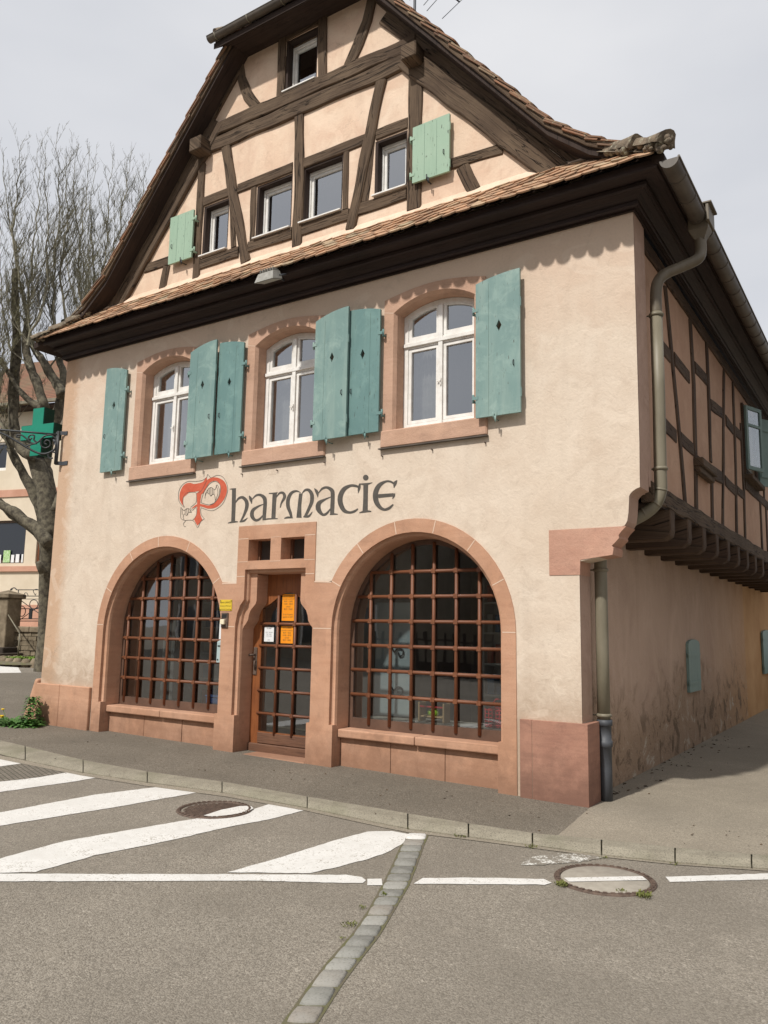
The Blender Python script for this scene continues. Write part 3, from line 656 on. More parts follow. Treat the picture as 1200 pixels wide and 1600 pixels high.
low_hole = [(-7.2, -.15), (-.78, -.15), (-.78, 1.585)]+arc(RA[0], RA[1], 1.17, 10, 150, 20)+[(-3.36, 2.07), (-3.36, 2.80), (-4.50, 2.80), (-4.50, 2.06)]+arc(LA[0], LA[1], 1.25, 28, 170, 20)+[(-7.2, 1.5)]
w = PMB()
prism(w, wall_poly, F0, -.30, 0, holes+[low_hole])
w.part('front_wall', M['plaster'])

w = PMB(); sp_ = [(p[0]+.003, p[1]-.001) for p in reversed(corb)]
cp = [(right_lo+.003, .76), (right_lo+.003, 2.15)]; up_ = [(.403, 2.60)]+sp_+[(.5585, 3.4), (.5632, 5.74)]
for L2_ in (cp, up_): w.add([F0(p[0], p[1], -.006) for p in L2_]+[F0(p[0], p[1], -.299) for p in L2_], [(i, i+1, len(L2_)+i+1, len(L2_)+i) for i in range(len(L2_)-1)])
w.part('corner_return', M['shaded_pink_plaster'])  # thin skin on the lane-facing faces; its colour carries part of their shade
# ground floor sandstone: two arches, piers, door surround in one carved front with a stepped hollow chamfer
SO = -.30
def hole_pair(fn, e): return fn(e), fn(0)
def hL(e): return ring_open(LA[0], LA[1], 1.12+e, -.1, 30)
def hR(e): return ring_open(RA[0], RA[1], 1.03+e, -.1, 30)
def hD(e): return [(-4.50-e, -.1), (-3.36+e, -.1), (-3.36+e, 1.66), (-3.375+e, 1.74), (-3.42+e, 1.83), (-3.47+e*.8, 1.90), (-3.47+e*.6, 2.26+e), (-4.39-e*.6, 2.26+e), (-4.39-e*.6, 1.93), (-4.43-e, 1.86), (-4.475-e, 1.76), (-4.50-e, 1.62)]
outline = [(-7.275, -.12), (-7.275, 1.50)]+[p for p in arc(LA[0], LA[1], 1.315, 180, 30, 26)][1:]+[(-4.56, 2.135), (-4.56, 2.87), (-3.30, 2.86), (-3.30, 2.14), (-3.04, 2.13)]+arc(RA[0], RA[1], 1.23, 153, 0, 26)+[(-.715, -.12)]
outline = list(reversed(outline))
sq1 = [(-4.38, 2.42), (-4.01, 2.42), (-4.01, 2.69), (-4.38, 2.69)]; sq2 = [(-3.84, 2.42), (-3.47, 2.42), (-3.47, 2.69), (-3.84, 2.69)]
w = PMB(); n0 = len(w.f)
fl = [outline, hL(.05), hR(.05), hD(.05), sq1, sq2]; flat = [p for l in fl for p in l]
tri = tessellate_polygon([[Vector((p[0], p[1], 0)) for p in l] for l in fl])
w.add([F0(p[0], p[1], .012) for p in flat], [tuple(t) for t in tri])
strip(w, outline, .012, outline, -.02, F0)
for fn in (hL, hR, hD):
    a, b = fn(.05), fn(0); mid = fn(.035); m3 = fn(.012)
    strip(w, a, .012, a, -.030, F0); strip(w, a, -.030, mid, -.034, F0); strip(w, mid, -.034, m3, -.045, F0, sm=True); strip(w, m3, -.045, b, -.075, F0); strip(w, b, -.075, b, SO-.1, F0)
for s in (sq1, sq2): strip(w, s, .012, s, -.26, F0)
# chamfer stops: the lower part of each jamb is square again
for x0, x1 in ((-7.135, -7.08), (-4.84, -4.785), (-4.555, -4.50), (-3.36, -3.305), (-2.985, -2.93), (-.92, -.865)):
    xa = x0 if x0 in (-7.135, -4.555, -2.985) else x0
    w.box(x0 if x0 != -2.985 else -3.035, x1 if x0 != -2.985 else -2.98, -.0115, .06, -.1, .50)
# masonry joints, 2 mm proud of the stone
def joint(p, q, wd=.010, d=.0142):
    P, Q = Vector((p[0], p[1])), Vector((q[0], q[1])); t = (Q-P).normalized(); nn = Vector((-t.y, t.x))*wd/2
    w.add([F0(*(P+nn), d), F0(*(Q+nn), d), F0(*(Q-nn), d), F0(*(P-nn), d)], [(0, 1, 2, 3)], 1)
    w.add([F0(*(P-nn), .01), F0(*(P-nn), d), F0(*(Q-nn), d), F0(*(Q-nn), .01)], [(0, 1, 2, 3)], 1)
def rj(c, ri, ro, a): joint((c[0]+ri*math.cos(R(a)), c[1]+ri*math.sin(R(a))), (c[0]+ro*math.cos(R(a)), c[1]+ro*math.sin(R(a))))
for a in (152, 122, 95, 67): rj(LA, 1.175, 1.31, a)
rj(LA, 1.175, 1.31, 33)
for a in (153, 127, 101, 76, 51, 26): rj(RA, 1.085, 1.225, a)
joint((-7.27, 1.585), (-7.135, 1.585)); joint((-4.785, 1.59), (-4.56, 1.59)); joint((-3.30, 1.59), (-3.035, 1.59)); joint((-.865, 1.585), (-.72, 1.585))
joint((-4.55, 2.705), (-4.385, 2.705), .008); joint((-4.005, 2.705), (-3.845, 2.705), .004); joint((-3.465, 2.705), (-3.305, 2.705), .008)
joint((-4.555, 2.41), (-4.385, 2.41), .006); joint((-3.84, 2.405), (-4.01, 2.405), .006); joint((-3.465, 2.405), (-3.305, 2.405), .006)
joint((-4.555, 2.225), (-4.42, 2.225), .008); joint((-3.44, 2.235), (-3.305, 2.235), .008)
joint((-3.30, 2.138), (-3.05, 2.128), .012); joint((-4.56, 2.138), (-4.81, 2.138), .012)
w.part('stone_arcade', [M['stone'], M['mortar']])
# lobed corbels beside the door head
for sx, xa in ((1, -4.50), (-1, -3.36)):
    w = PMB(); pr = [(0, 1.56), (.02, 1.60), (.05, 1.63), (.085, 1.68), (.095, 1.74), (.12, 1.80), (.16, 1.84), (.20, 1.88), (.215, 1.92), (.215, 2.259), (0, 2.259)]
    pl = [(xa+sx*p[0], p[1]) for p in pr]
    if sx < 0: pl = list(reversed(pl))
    prism(w, pl, F0, -.279, -.075); w.part('corbel', M['stone'], bevel=.012)
# aprons and sills under the arched windows
for cx_, r, zt in ((LA[0], 1.12, .36), (RA[0], 1.03, .36)):
    w = PMB(); x = cx_-r; n_ = 3
    for k in range(n_):
        a = cx_-r+.002+(2*r-.004)*k/n_; b = cx_-r+.002+(2*r-.004)*(k+1)/n_; w.box(a+.003, b-.003, .15+random.uniform(0, .006), .26, -.1, zt-.003)
    w.part('apron', M['stone'], bevel=.004)
    for k in range(2):
        w = PMB(); a = cx_-r+.003+(r-.003)*k; w.box(a+.003, a+r-.006, .085, .40, zt, .452); w.part('window_sill', M['stone'], bevel=.012, seg=2)

# corner consoles, plinths and buttress
w = PMB(); q = [FP(*p) for p in [(858.5, 827.5), (971, 821)]]
cons = [(-.36, 2.15), (right_lo+.006, 2.15), (right_lo+.012, 2.295), (.275, 2.333), (.285, 2.40), (.268, 2.42), (.30, 2.45), (.34, 2.49), (.335, 2.515), (.36, 2.55), (.385, 2.575), (.41, 2.60), (-.36, 2.60)]
prism(w, cons, F0, -.297, .006); w.part('corbel_stone', M['stone_rough'])
w = PMB()
w.box(-.67, -.545, -.045, .10, -.15, .745); w.box(-.541, .012, -.045, .30, -.15, .745); w.box(-.545, -.541, -.04, .1, -.15, .74, 1)
w.part('corner_plinth', [M['plinth'], M['mortar']], bevel=.008)
w = PMB(); w.box(-8.56, -7.99, -.05, .3, -.15, .69); w.box(-7.985, -7.30, -.05, .3, -.15, .69); w.part('corner_plinth', [M['stone'], M['mortar']], bevel=.008)
w = PMB(); w.add([(-9.0, -.02, -.1), (-8.57, -.04, -.1), (-8.57, -.04, .74), (-8.68, .0, .75), (-9.0, .35, -.1), (-8.57, .35, -.1), (-8.57, .35, .76), (-8.68, .33, .76)], [(0, 1, 2, 3), (4, 7, 6, 5), (0, 3, 7, 4), (3, 2, 6, 7), (1, 5, 6, 2)]); w.part('guard_stone', M['stone'], bevel=.03, seg=2)

# side walls, back, floors
w = PMB()
w.box(-.40, -.10, .301, 9.6, -.2, 2.95); w.part('side_wall', M['old_plaster'])
w = PMB(); w.box(-8.49, -8.2, .301, 9.6, -.2, 5.79); w.part('side_wall', M['plaster'])
w = PMB(); w.box(.20, .50, .301, 12.5, 2.95, 5.79); w.part('jetty_wall', M['side_plaster'])
w = PMB(); w.box(.32, .556, .3005, .40, 3.02, 5.76); w.part('corner_return', M['shaded_pink_plaster'])
w = PMB(); w.box(-8.2, -.15, 9.3, 9.6, -.2, 2.94); w.box(-8.2, .2, 9.3, 9.6, 3.03, 5.8); w.box(-8.19, -.41, .42, 9.3, 2.92, 3.02); w.box(-8.19, .19, .31, 9.3, 5.82, 5.9); w.box(-8.19, -.41, .3, 9.3, .0, .1)
w.box(-8.18, .18, 3.2, 3.3, 3.03, 5.81); w.box(-8.18, -.42, 3.6, 3.7, .11, 2.91); w.box(-4.85, -4.75, .42, 3.6, .11, 2.91); w.box(-3.15, -3.05, .42, 3.6, .11, 2.91)
for x in (-5.0, -2.8): w.box(x-.05, x+.05, .31, 3.2, 3.03, 5.81)
w.part('inner_wall', M['room'])

# gable
GY = 0.0
def rz_(x, base=11.20): return base-1.2*abs(x+3.83)
gp = [(-7.75, 6.10), (-7.75, 6.36), (-7.45, 6.62), (-5.35, 9.15), (-5.0, 9.68), (-2.66, 9.68), (-2.31, 9.15), (-.22, 6.66), (.05, 6.40), (.05, 6.10)]
gp = list(reversed(gp))
gw = [(-5.53, -5.03, 6.80, 7.575), (-4.51, -3.88, 6.80, 7.58), (-3.71, -3.05, 6.80, 7.585), (-2.56, -2.09, 6.83, 7.57), (-4.08, -3.53, 8.81, 9.60)]
w = PMB(); prism(w, gp, F0, -.22, 0, [[(a, c), (b, c), (b, d), (a, d)] for a, b, c, d in gw]); w.part('gable_wall', M['gable_plaster'])
w = PMB(); prism(w, list(reversed([(-7.3, 5.95), (-5.2, 8.9), (-4.8, 9.4), (-2.9, 9.4), (-2.5, 8.9), (-.5, 5.95)])), F0, -2.4, -2.3); w.part('attic_wall', M['room'])
def tim(pts, wd, d1=.025, name='timber', fr=F0, m='timber', jit=.006):
    b = PMB(); beam(b, pts, wd, fr, -.05, d1, jit); return b.part(name, M[m])
tim([(-5.62, 8.71), (-1.98, 8.69)], .20, .05, jit=.012); tim([(-5.42, 8.485), (-2.05, 8.48)], .215, .042, jit=.012)
tim([(-3.80, 8.38), (-3.755, 7.4), (-3.76, 6.50)], .155, .03)
tim([(-5.145, 8.38), (-4.97, 7.68), (-4.65, 6.50)], .165, .035, jit=.01)
tim([(-2.48, 8.37), (-2.57, 8.0), (-2.63, 7.72), (-2.74, 7.2), (-2.90, 6.50)], .15, .038, jit=.01)
for a, b in ((-5.545, -5.05), (-4.87, -3.885), (-3.69, -2.70), (-2.545, -2.09)): tim([(a, 7.655), (b, 7.66)], .145, .022)
for a, b, z in ((-5.54, -4.80, 6.70), (-4.62, -3.85, 6.715), (-3.69, -2.93, 6.715), (-2.80, -2.09, 6.735)): tim([(a, z), (b, z)], .16, .024)
tim([(-5.61, 8.26), (-5.615, 6.50)], .135, .03); tim([(-1.98, 8.27), (-1.98, 6.50)], .195, .032)
tim([(-4.57, 7.58), (-4.56, 6.80)], .10, .02); tim([(-3.0, 7.585), (-2.995, 6.80)], .085, .02); tim([(-2.615, 7.58), (-2.70, 6.82)], .11, .015)
tim([(-4.99, 7.58), (-4.90, 6.79)], .09, .02)
tim([(-6.74, 6.93), (-5.69, 6.92)], .15, .02); tim([(-1.87, 6.93), (-.84, 6.90)], .14, .02)
tim([(-6.25, 6.85), (-6.32, 6.50)], .15, .018); tim([(-1.345, 6.85), (-1.19, 6.50)], .165, .018)
tim([(-4.99, 9.70), (-4.90, 9.35), (-4.76, 9.05), (-4.575, 8.80)], .15, .03, jit=.01); tim([(-2.62, 9.70), (-2.72, 9.3), (-2.86, 9.02), (-3.0, 8.79)], .165, .03, jit=.01)
tim([(-4.15, 9.70), (-4.145, 8.80)], .14, .03); tim([(-3.455, 9.70), (-3.42, 8.79)], .145, .03); tim([(-4.08, 9.655), (-3.53, 9.65)], .10, .02)
# principal rafters lying in the gable
for sgn, (ax, az, bx, bz) in ((-1, (-7.16, 6.42, -5.19, 8.72)), (1, (-.42, 6.43, -2.22, 8.43))):
    t = Vector((bx-ax, bz-az)).normalized(); nn = Vector((-t.y, t.x)) if sgn < 0 else Vector((t.y, -t.x))
    for off, wd, d in ((.135, .27, .055), (.365, .18, .04)):
        A = Vector((ax, az))+nn*off-t*.35; B = Vector((bx, bz))+nn*off
        if off > .3: B = B+t*.75
        tim([tuple(A), tuple(B)], wd, d, 'rafter', jit=.008)
    # thinner upper rafter beside the small attic window
    A = Vector((-5.68 if sgn < 0 else -1.98, 8.80)); B = Vector((-4.90 if sgn < 0 else -2.76, 9.83)); tim([tuple(A), tuple(B)], .12, .03, 'rafter')
for a, b, c, d in ((-5.66, -5.43, 8.34, 8.56), (-2.06, -1.85, 8.32, 8.52)):
    b_ = PMB(); b_.box(a, b, -.24, .0, c, d); b_.part('purlin_end', M['timber'], bevel=.015)
# plaster fillet where the wall meets the little roof
w = PMB(); w.add([(-7.75, -.0, 6.55), (.1, 0, 6.53), (.1, -.065, 6.42), (-7.75, -.065, 6.44)], [(0, 3, 2, 1)]); w.part('mortar_fillet', M['gable_plaster'])

# attic windows
def casement(name, x0, x1, z0, z1, Y, fw=.055, divs=(), mrow=None, glass_='glass_up', sillw=True, curtain=None):
    w = PMB(); b = w.box
    b(x0, x0+fw, Y, Y+.06, z0, z1); b(x1-fw, x1, Y, Y+.06, z0, z1); b(x0+fw, x1-fw, Y, Y+.06, z1-fw, z1); b(x0+fw, x1-fw, Y, Y+.06, z0, z0+fw)
    g = fw*.8
    b(x0+fw+.004, x0+fw+g, Y+.015, Y+.055, z0+fw+.004, z1-fw-.004); b(x1-fw-g, x1-fw-.004, Y+.015, Y+.055, z0+fw+.004, z1-fw-.004)
    b(x0+fw+g, x1-fw-g, Y+.015, Y+.055, z1-fw-g, z1-fw-.004); b(x0+fw+g, x1-fw-g, Y+.015, Y+.055, z0+fw+.004, z0+fw+g)
    o = w.part(name, M['white'], bevel=.004)
    p = PMB(); p.add([(x0+fw, Y+.035, z0+fw), (x1-fw, Y+.035, z0+fw), (x1-fw, Y+.035, z1-fw), (x0+fw, Y+.035, z1-fw)], [(0, 1, 2, 3)]); p.part('pane', M[glass_], o)
    if sillw:
        s = PMB(); s.add([(x0-.02, -.06, z0-.005), (x1+.02, -.06, z0-.005), (x1+.02, Y, z0+.02), (x0-.02, Y, z0+.02), (x0-.02, -.06, z0-.022), (x1+.02, -.06, z0-.022), (x1+.02, Y, z0-.0), (x0-.02, Y, z0-.0)], [(0, 1, 2, 3), (4, 7, 6, 5), (0, 4, 5, 1), (1, 5, 6, 2), (3, 7, 4, 0)]); s.part('window_sill', M['white'], o)
    return o
for k, (a, b, c, d) in enumerate(gw):
    o = casement('attic_window', a+.012, b-.012, c+.015, d-.02 if k < 4 else d-.05, .10, .05)
    w = PMB(); w.box(a, a+.04, .005, .10, c, d); w.box(b-.02, b, .005, .10, c, d); w.box(a+.04, b-.02, .005, .1, d-.03, d); w.part('reveal_board', M['soffit'], o)
    if k == 4:
        c_ = PMB()
        for j in range(9): c_.ball((a+.1+j*.043, .155, c+.135+.012*(j % 2)), .026, 6, sq=.8)
        c_.part('lace_trim', M['curtain'], o)

# first floor windows with arched heads
def arched_window(cx):
    zb, zs, zc = 3.865, 5.27, 5.40
    f0 = frameF(0.0)
    su = PMB(); hole = seg_open(cx, .50, zb, zs, zc, 14)
    outer = [(cx-.66, 3.845), (cx+.66, 3.845), (cx+.66, 5.45)]+[(cx+.66-1.32*i/10, 5.45+.085*math.sin(math.pi*i/10)) for i in range(1, 10)]+[(cx-.66, 5.45)]
    prism(su, outer, f0, -.02, .012, [seg_open(cx, .53, zb-.001, zs+.0, zc+.03, 14)], back=False)
    a = seg_open(cx, .53, zb-.001, zs, zc+.03, 14)
    strip(su, a, .012, hole, -.03, f0); strip(su, hole, -.03, hole, -.26, f0)
    # joint lines of the surround
    for p, q in (((cx-.66, 5.30), (cx-.53, 5.27)), ((cx+.53, 5.27), (cx+.66, 5.30))):
        su.add([f0(p[0], p[1]+.004, .0135), f0(q[0], q[1]+.004, .0135), f0(q[0], q[1]-.004, .0135), f0(p[0], p[1]-.004, .0135)], [(0, 1, 2, 3)], 1)
    S = su.part('window_surround', [M['stone_pale'], M['mortar']])
    si = PMB(); si.box(cx-.68, cx+.68, -.032, .2, 3.655, 3.862); si.part('window_sill', M['stone_pale'], S, bevel=.014)
    le = PMB(); le.box(cx-.69, cx+.69, -.055, .0, 3.64, 3.652); le.part('sill_flashing', M['zinc_dark'], S)
    W_ = PMB(); fr = frameF(.18); fw = .05
    h2 = 5.385-5.255
    outer = seg_open(cx, .498, zb+.002, zs-.002, zc-.004, 14)
    lights = []
    for x0, x1 in ((cx-.44, cx-.025), (cx+.025, cx+.44)):
        lights.append([(x0, 3.955), (x1, 3.955), (x1, 4.865), (x0, 4.865)])
        top = lambda x: 5.205+.135*(1-((x-cx)/.5)**2)
        lights.append([(x0, 4.955), (x1, 4.955)]+[(x1+(x0-x1)*i/6, top(x1+(x0-x1)*i/6)) for i in range(7)])
    prism(W_, outer, fr, -.07, 0, lights)
    # sash frames standing 8 mm proud, with a bead
    for l in lights:
        cxl = sum(p[0] for p in l)/len(l); czl = sum(p[1] for p in l)/len(l)
        inn = [(cxl+(p[0]-cxl)*(1-.20), czl+(p[1]-czl)*(1-.085 if len(l) == 4 else 1-.2)) for p in l]; out_ = [(cxl+(p[0]-cxl)*.985, czl+(p[1]-czl)*.99) for p in l]
        prism(W_, out_, fr, -.055, -.008, [inn])
    # proud transom and mullion
    W_.box(cx-.49, cx+.49, .155, .182, 4.885, 4.93); W_.box(cx-.028, cx+.028, .162, .182, 3.90, 4.885); W_.box(cx-.028, cx+.028, .162, .182, 4.93, 5.33)
    W_.box(cx-.49, cx+.49, .13, .19, 3.868, 3.90)
    o = W_.part('arched_window', M['white'], bevel=.003)
    g = PMB()
    for l in lights: g.add([fr(p[0], p[1], -.035) for p in l], [tuple(range(len(l)))])
    g.part('pane', M['glass_up'], o)
    hd = PMB(); hd.box(cx+.005, cx+.02, .145, .165, 4.36, 4.44); hd.box(cx-.03, cx+.018, .135, .147, 4.40, 4.414); hd.part('handle', M['white'], o)
    for side in (-1,):
        cu = PMB(); vs = []; N = 24
        for i in range(N+1):
            x = cx-.49+.40*i/N; y = .40+.02*math.sin(i*1.9); vs += [(x, y, 3.87), (x, y, 5.5)]
        cu.add(vs, [(2*i, 2*i+2, 2*i+3, 2*i+1) for i in range(N)], sm=True); cu.part('net_curtain', M['curtain'], o)
for c in WC: arched_window(c)

# shutters: plank leaf with a lozenge hole, straps, pintles and a catch
def shutter(hx, sgn, wd, z0, zh, zo, dproud, m, loz=True, tiltz=0, lab=None, name='shutter', catch=True):
    """hx hinge x, sgn -1 opens to the left, +1 to the right"""
    fr = frameF(-dproud); N = 6
    top = [(hx+sgn*wd*i/N, zh+(zo-zh)*(1-(1-i/N)**2)) for i in range(N+1)]
    poly = [(hx, z0), (hx+sgn*wd, z0+tiltz)]+list(reversed(top))
    if sgn < 0: poly = list(reversed(poly))
    hs = []
    if loz:
        lx, lz = hx+sgn*wd*.53, z0+(zo-z0)*.625; hs = [[(lx-.032, lz), (lx, lz-.065), (lx+.032, lz), (lx, lz+.065)]]
    w = PMB(); prism(w, poly, fr, 0, .028, hs)
    o = w.part(name, M[m], bevel=.004, label=lab)
    # narrow joints between the planks
    for u in ((.30,) if loz else (.33, .66)):
        g = PMB(); x = hx+sgn*wd*u; a, b = z0+.01, z0+(zh-z0)*.985
        if loz and abs(u-.53) < .1: continue
        g.box(x-.0009, x+.0009, -dproud-.0295, -dproud-.02, a, b); g.part('plank_joint', M['plank_gap'], o)
    for zz in (z0+(zh-z0)*.145, z0+(zh-z0)*.80):
        g = PMB(); g.tube([(hx-sgn*.035, -dproud-.01, zz-.045), (hx-sgn*.035, -dproud-.01, zz+.045)], .013, 8)
        g.box(min(hx-sgn*.035, hx+sgn*.03), max(hx-sgn*.035, hx+sgn*.03), -dproud-.033, -dproud-.028, zz-.018, zz+.018)
        g.box(hx-sgn*.035-.01, hx-sgn*.035+.01, -dproud-.005, 0, zz-.035, zz-.018); g.part('hinge', M[m], o)
        e = PMB(); ex = hx+sgn*wd; e.box(min(ex, ex+sgn*.008), max(ex, ex+sgn*.008), -dproud-.024, -dproud-.004, zz-.05, zz+.05); e.part('edge_plate', M[m], o)
    if catch:
        g = PMB(); x = hx+sgn*wd*.42; g.tube([(x, 0, z0-.03), (x, -dproud-.045, z0-.03), (x, -dproud-.05, z0+.035)], .008, 6); g.tube([(x+.02, -dproud-.042, z0-.008), (x+.02, -dproud-.042, z0-.075)], [.012, .006], 6); g.part('shutter_catch', M['iron'] if not loz else M[m], o)
        g = PMB(); x = hx+sgn*wd*.86; z = z0+(zh-z0)*.36; g.tube([(x, -dproud-.03, z-.03), (x, -dproud-.05, z-.02), (x, -dproud-.05, z+.02), (x, -dproud-.03, z+.03)], .005, 6); g.part('pull_ring', M['iron'], o)
    return o
M['plank_gap'] = mat('plank_gap', (.07, .12, .10), .9)
for k, c in enumerate(WC):
    L = c-.655; Rr = c+.60
    if k == 0: shutter(-6.91, -1, .47, 3.83, 5.35, 5.44, .045, 'teal')
    else: shutter(c-.67 if k == 1 else -2.385, -1, .455 if k == 1 else .46, 3.85, 5.33, 5.40, .05, 'teal_deep')
    if k == 2: shutter(-1.125, 1, .515, 3.83, 5.33, 5.40, .075, 'teal')
    else: shutter(c+.60 if k == 0 else -3.305, 1, .495, 3.83, 5.34, 5.44, .105, 'teal')
shutter(-5.64, -1, .48, 6.80, 7.53, 7.53, .07, 'mint', False); shutter(-1.965, 1, .495, 6.79, 7.50, 7.51, .06, 'mint', False)
# small bolts of old fixings below the sills
w = PMB()
for x, y in [(434, 735), (508, 723), (676, 703), (759, 692), (598, 713), (379, 741)]:
    X_, Z_ = FP(x, y); w.tube([(X_, 0, Z_), (X_, -.03, Z_)], .008, 6)
w.part('wall_bolt', M['rust'])

# cornice: moulded dark boards running round front and lane side
prof = [(0, 5.74), (.035, 5.74), (.035, 5.752), (.10, 5.765), (.10, 5.80), (.115, 5.812), (.135, 5.812), (.15, 5.80), (.165, 5.812), (.215, 5.86), (.27, 5.885), (.285, 5.885), (.285, 5.895), (.30, 5.905), (.32, 5.905), (.335, 5.90), (.375, 5.905), (.40, 5.91), (.40, 5.935), (.47, 5.95), (.47, 5.99), (.0, 6.05)]
prof = [(0, 5.74), (.03, 5.74), (.03, 5.765), (.06, 5.765), (.075, 5.75), (.09, 5.765), (.09, 5.80), (.075, 5.81), (.13, 5.845), (.19, 5.865), (.20, 5.85), (.22, 5.85), (.232, 5.865), (.232, 5.90), (.215, 5.91), (.29, 5.92), (.36, 5.925), (.37, 5.905), (.395, 5.905), (.405, 5.92), (.405, 5.99), (0, 6.05)]
w = PMB(); vs = []; N = len(prof)
for t, z in prof: vs.append((-8.49-t*.28, 12.5, z+.01))
for t, z in prof: vs.append((-8.49-t*.28, -t, z+.03))
for t, z in prof: vs.append((.56+t*.85, -t, z))
for t, z in prof: vs.append((.56+t*.85, 12.5, z))
L_ = [0]
for i in range(1, N): L_.append(L_[-1]+math.hypot(prof[i][0]-prof[i-1][0], prof[i][1]-prof[i-1][1]))
for s, ln in ((0, 12), (1, 9), (2, 12)):
    w.add([vs[s*N+i] for i in range(N)]+[vs[(s+1)*N+i] for i in range(N)], [(i, i+1, N+i+1, N+i) for i in range(N-1)], 0, [[(L_[i], 0), (L_[i+1], 0), (L_[i+1], ln), (L_[i], ln)] for i in range(N-1)])
w.part('cornice', M['dark_wood'])
w = PMB(); w.box(-8.4, .9, -.30, .0, 6.0, 6.06)
w.add([(-8.55, -.47, 5.985), (.93, -.47, 5.975), (.93, .0, 6.41), (-8.55, .0, 6.43)], [(0, 1, 2, 3), (3, 2, 1, 0)]); w.part('eaves_boarding', M['soffit'])

# ---- clay tiles: flat tiles with rounded tails, laid one by one
def lay_tiles(mb, P0, U, V, Nn, ulen, vlen, tw=.172, gauge=.145, tl=.36, th=.016, rnd=.45, extra=.0, first=0.0, ucut=None):
    """P0 lower left corner, U along the eaves, V up the slope, Nn normal"""
    rows = int(vlen/gauge)+1
    for r_ in range(rows):
        off = (r_ % 2)*tw/2; cols = int(ulen/tw)+2
        for c in range(cols):
            u0 = c*tw-off; uc = u0+tw/2
            if uc < tw*.2 or uc > ulen-tw*.1: continue
            if ucut and not ucut(uc, r_*gauge): continue
            v0 = r_*gauge+random.uniform(-.016, .012)+first; v1 = min(v0+tl, vlen+.05)
            tilt = .024; a = tw/2-.003; ya = random.uniform(-.006, .006)
            tail = [(-a, .045), (-a*.8, .018), (-a*.4, .002), (0, -.002), (a*.4, .002), (a*.8, .018), (a, .045)]
            pts = [(x, y) for x, y in tail]+[(a, v1-v0), (-a, v1-v0)]
            top, bot = [], []; lift = th+.034+random.uniform(-.003, .006)
            for x, y in pts:
                h = lift-(y/tl)*.034+extra+ya*(x/a)
                q = P0+U*(uc+x)+V*(v0+y)+Nn*h; top.append(q); bot.append(q-Nn*th)
            n = len(pts); tn = min(1, max(0, random.gauss(.5, .25)))
            mb.add(top, [tuple(range(n))], 0, None, tn); mb.add(bot, [tuple(reversed(range(n)))], 0, None, tn)
            mb.add(top+bot, [(i, n+i, n+(i+1) % n, (i+1) % n) for i in range(n)], 0, None, tn)
w = PMB(); V_ = Vector((0, .5, .49)).normalized(); N_ = Vector((0, -.49, .5)).normalized()
lay_tiles(w, Vector((-8.56, -.50, 5.95)), Vector((9.50, 0, -.01)).normalized(), V_, N_, 9.50, .62, gauge=.118)
w.part('pent_roof_tiles', M['tile_pale'])

# main roof: slab with boarded underside + verge + tiles near the gable
def rp(side):
    s = -1 if side == 'L' else 1
    pk = [(-3.83, 11.12), (-3.83+s*1.16, 9.73), (-3.83+s*3.62, 6.78)]
    pk += [(-3.83+s*4.05, 6.42), (-3.83+s*4.45, 6.20), (.98 if s > 0 else -8.72, 5.98)]
    return pk
for side in 'LR':
    s = -1 if side == 'L' else 1
    pk = rp(side); w = PMB(); YB = 12.8
    if side == 'L': pk = [(p[0]+(.16, .16, .16, .12, .06, 0)[i], p[1]) for i, p in enumerate(pk)]
    def yf(i): return (1.25, -.28, -.28, -.28, -.30, -.46)[i]
    P = [(p[0], yf(i), p[1]) for i, p in enumerate(pk)]+[(p[0], YB, p[1]) for p in reversed(pk)]
    n = len(pk); vs = P+[(p[0], p[1], p[2]-.10) for p in P]; m2 = 2*n
    fs = []
    for i in range(n-1):
        q = (i, i+1, m2-2-i, m2-1-i); fs.append(q if s < 0 else q[::-1]); q2 = tuple(a+m2 for a in q); fs.append(q2[::-1] if s < 0 else q2)
    for i in range(m2): fs.append((i, (i+1) % m2, m2+(i+1) % m2, m2+i))
    w.add(vs, fs, 0, [[(vs[i][1]*1.0, vs[i][0]*1.0) if abs(vs[f[0]][1]-vs[f[2]][1]) > 1 else (vs[i][0], vs[i][2]) for i in f] for f in fs]); w.part('roof', M['soffit'])
    # verge board + flying rafter under the verge
    vb = PMB(); beam(vb, [(p[0], p[1]-.0) for p in pk[1:5]], .05, frameF(-.28), -.0, .03, .004, m=0)
    vb.part('verge_board', M['timber'])
    t = PMB()
    segs = [(pk[2], pk[1]), (pk[4], pk[2]), (pk[5], pk[4])] if False else [(pk[i+1], pk[i]) for i in range(1, 5)]
    for (lo, hi) in segs:
        if side == 'L' and lo in (pk[5], pk[4]): continue
        A = Vector((lo[0], 0, lo[1])); B = Vector((hi[0], 0, hi[1])); V2 = (B-A).normalized(); L2 = (B-A).length
        U2 = Vector((0, 1, 0)); N2 = Vector((-V2.z, 0, V2.x)) if V2.x > 0 else Vector((V2.z, 0, -V2.x))
        if N2.z < 0: N2 = -N2
        y0 = -.34 if lo[0] != pk[5][0] else -.22
        lay_tiles(t, Vector((A.x, y0, A.z)), U2, V2, N2, 1.35, L2, extra=.006)
        (lay_tiles(t, Vector((A.x, y0, A.z)), U2, V2, N2, .34, L2, extra=.035) if lo[0] not in (pk[5][0],) else None)
    t.part('verge_tiles', M['tile'])
    # verge mortar bed under the outer tiles
    mbd = PMB(); beam(mbd, [(p[0]+s*.02, p[1]+.045) for p in pk[1:5]], .035, frameF(-.30), -.0, .02, .009, step=.06); mbd.part('verge_mortar', M['ridge'])
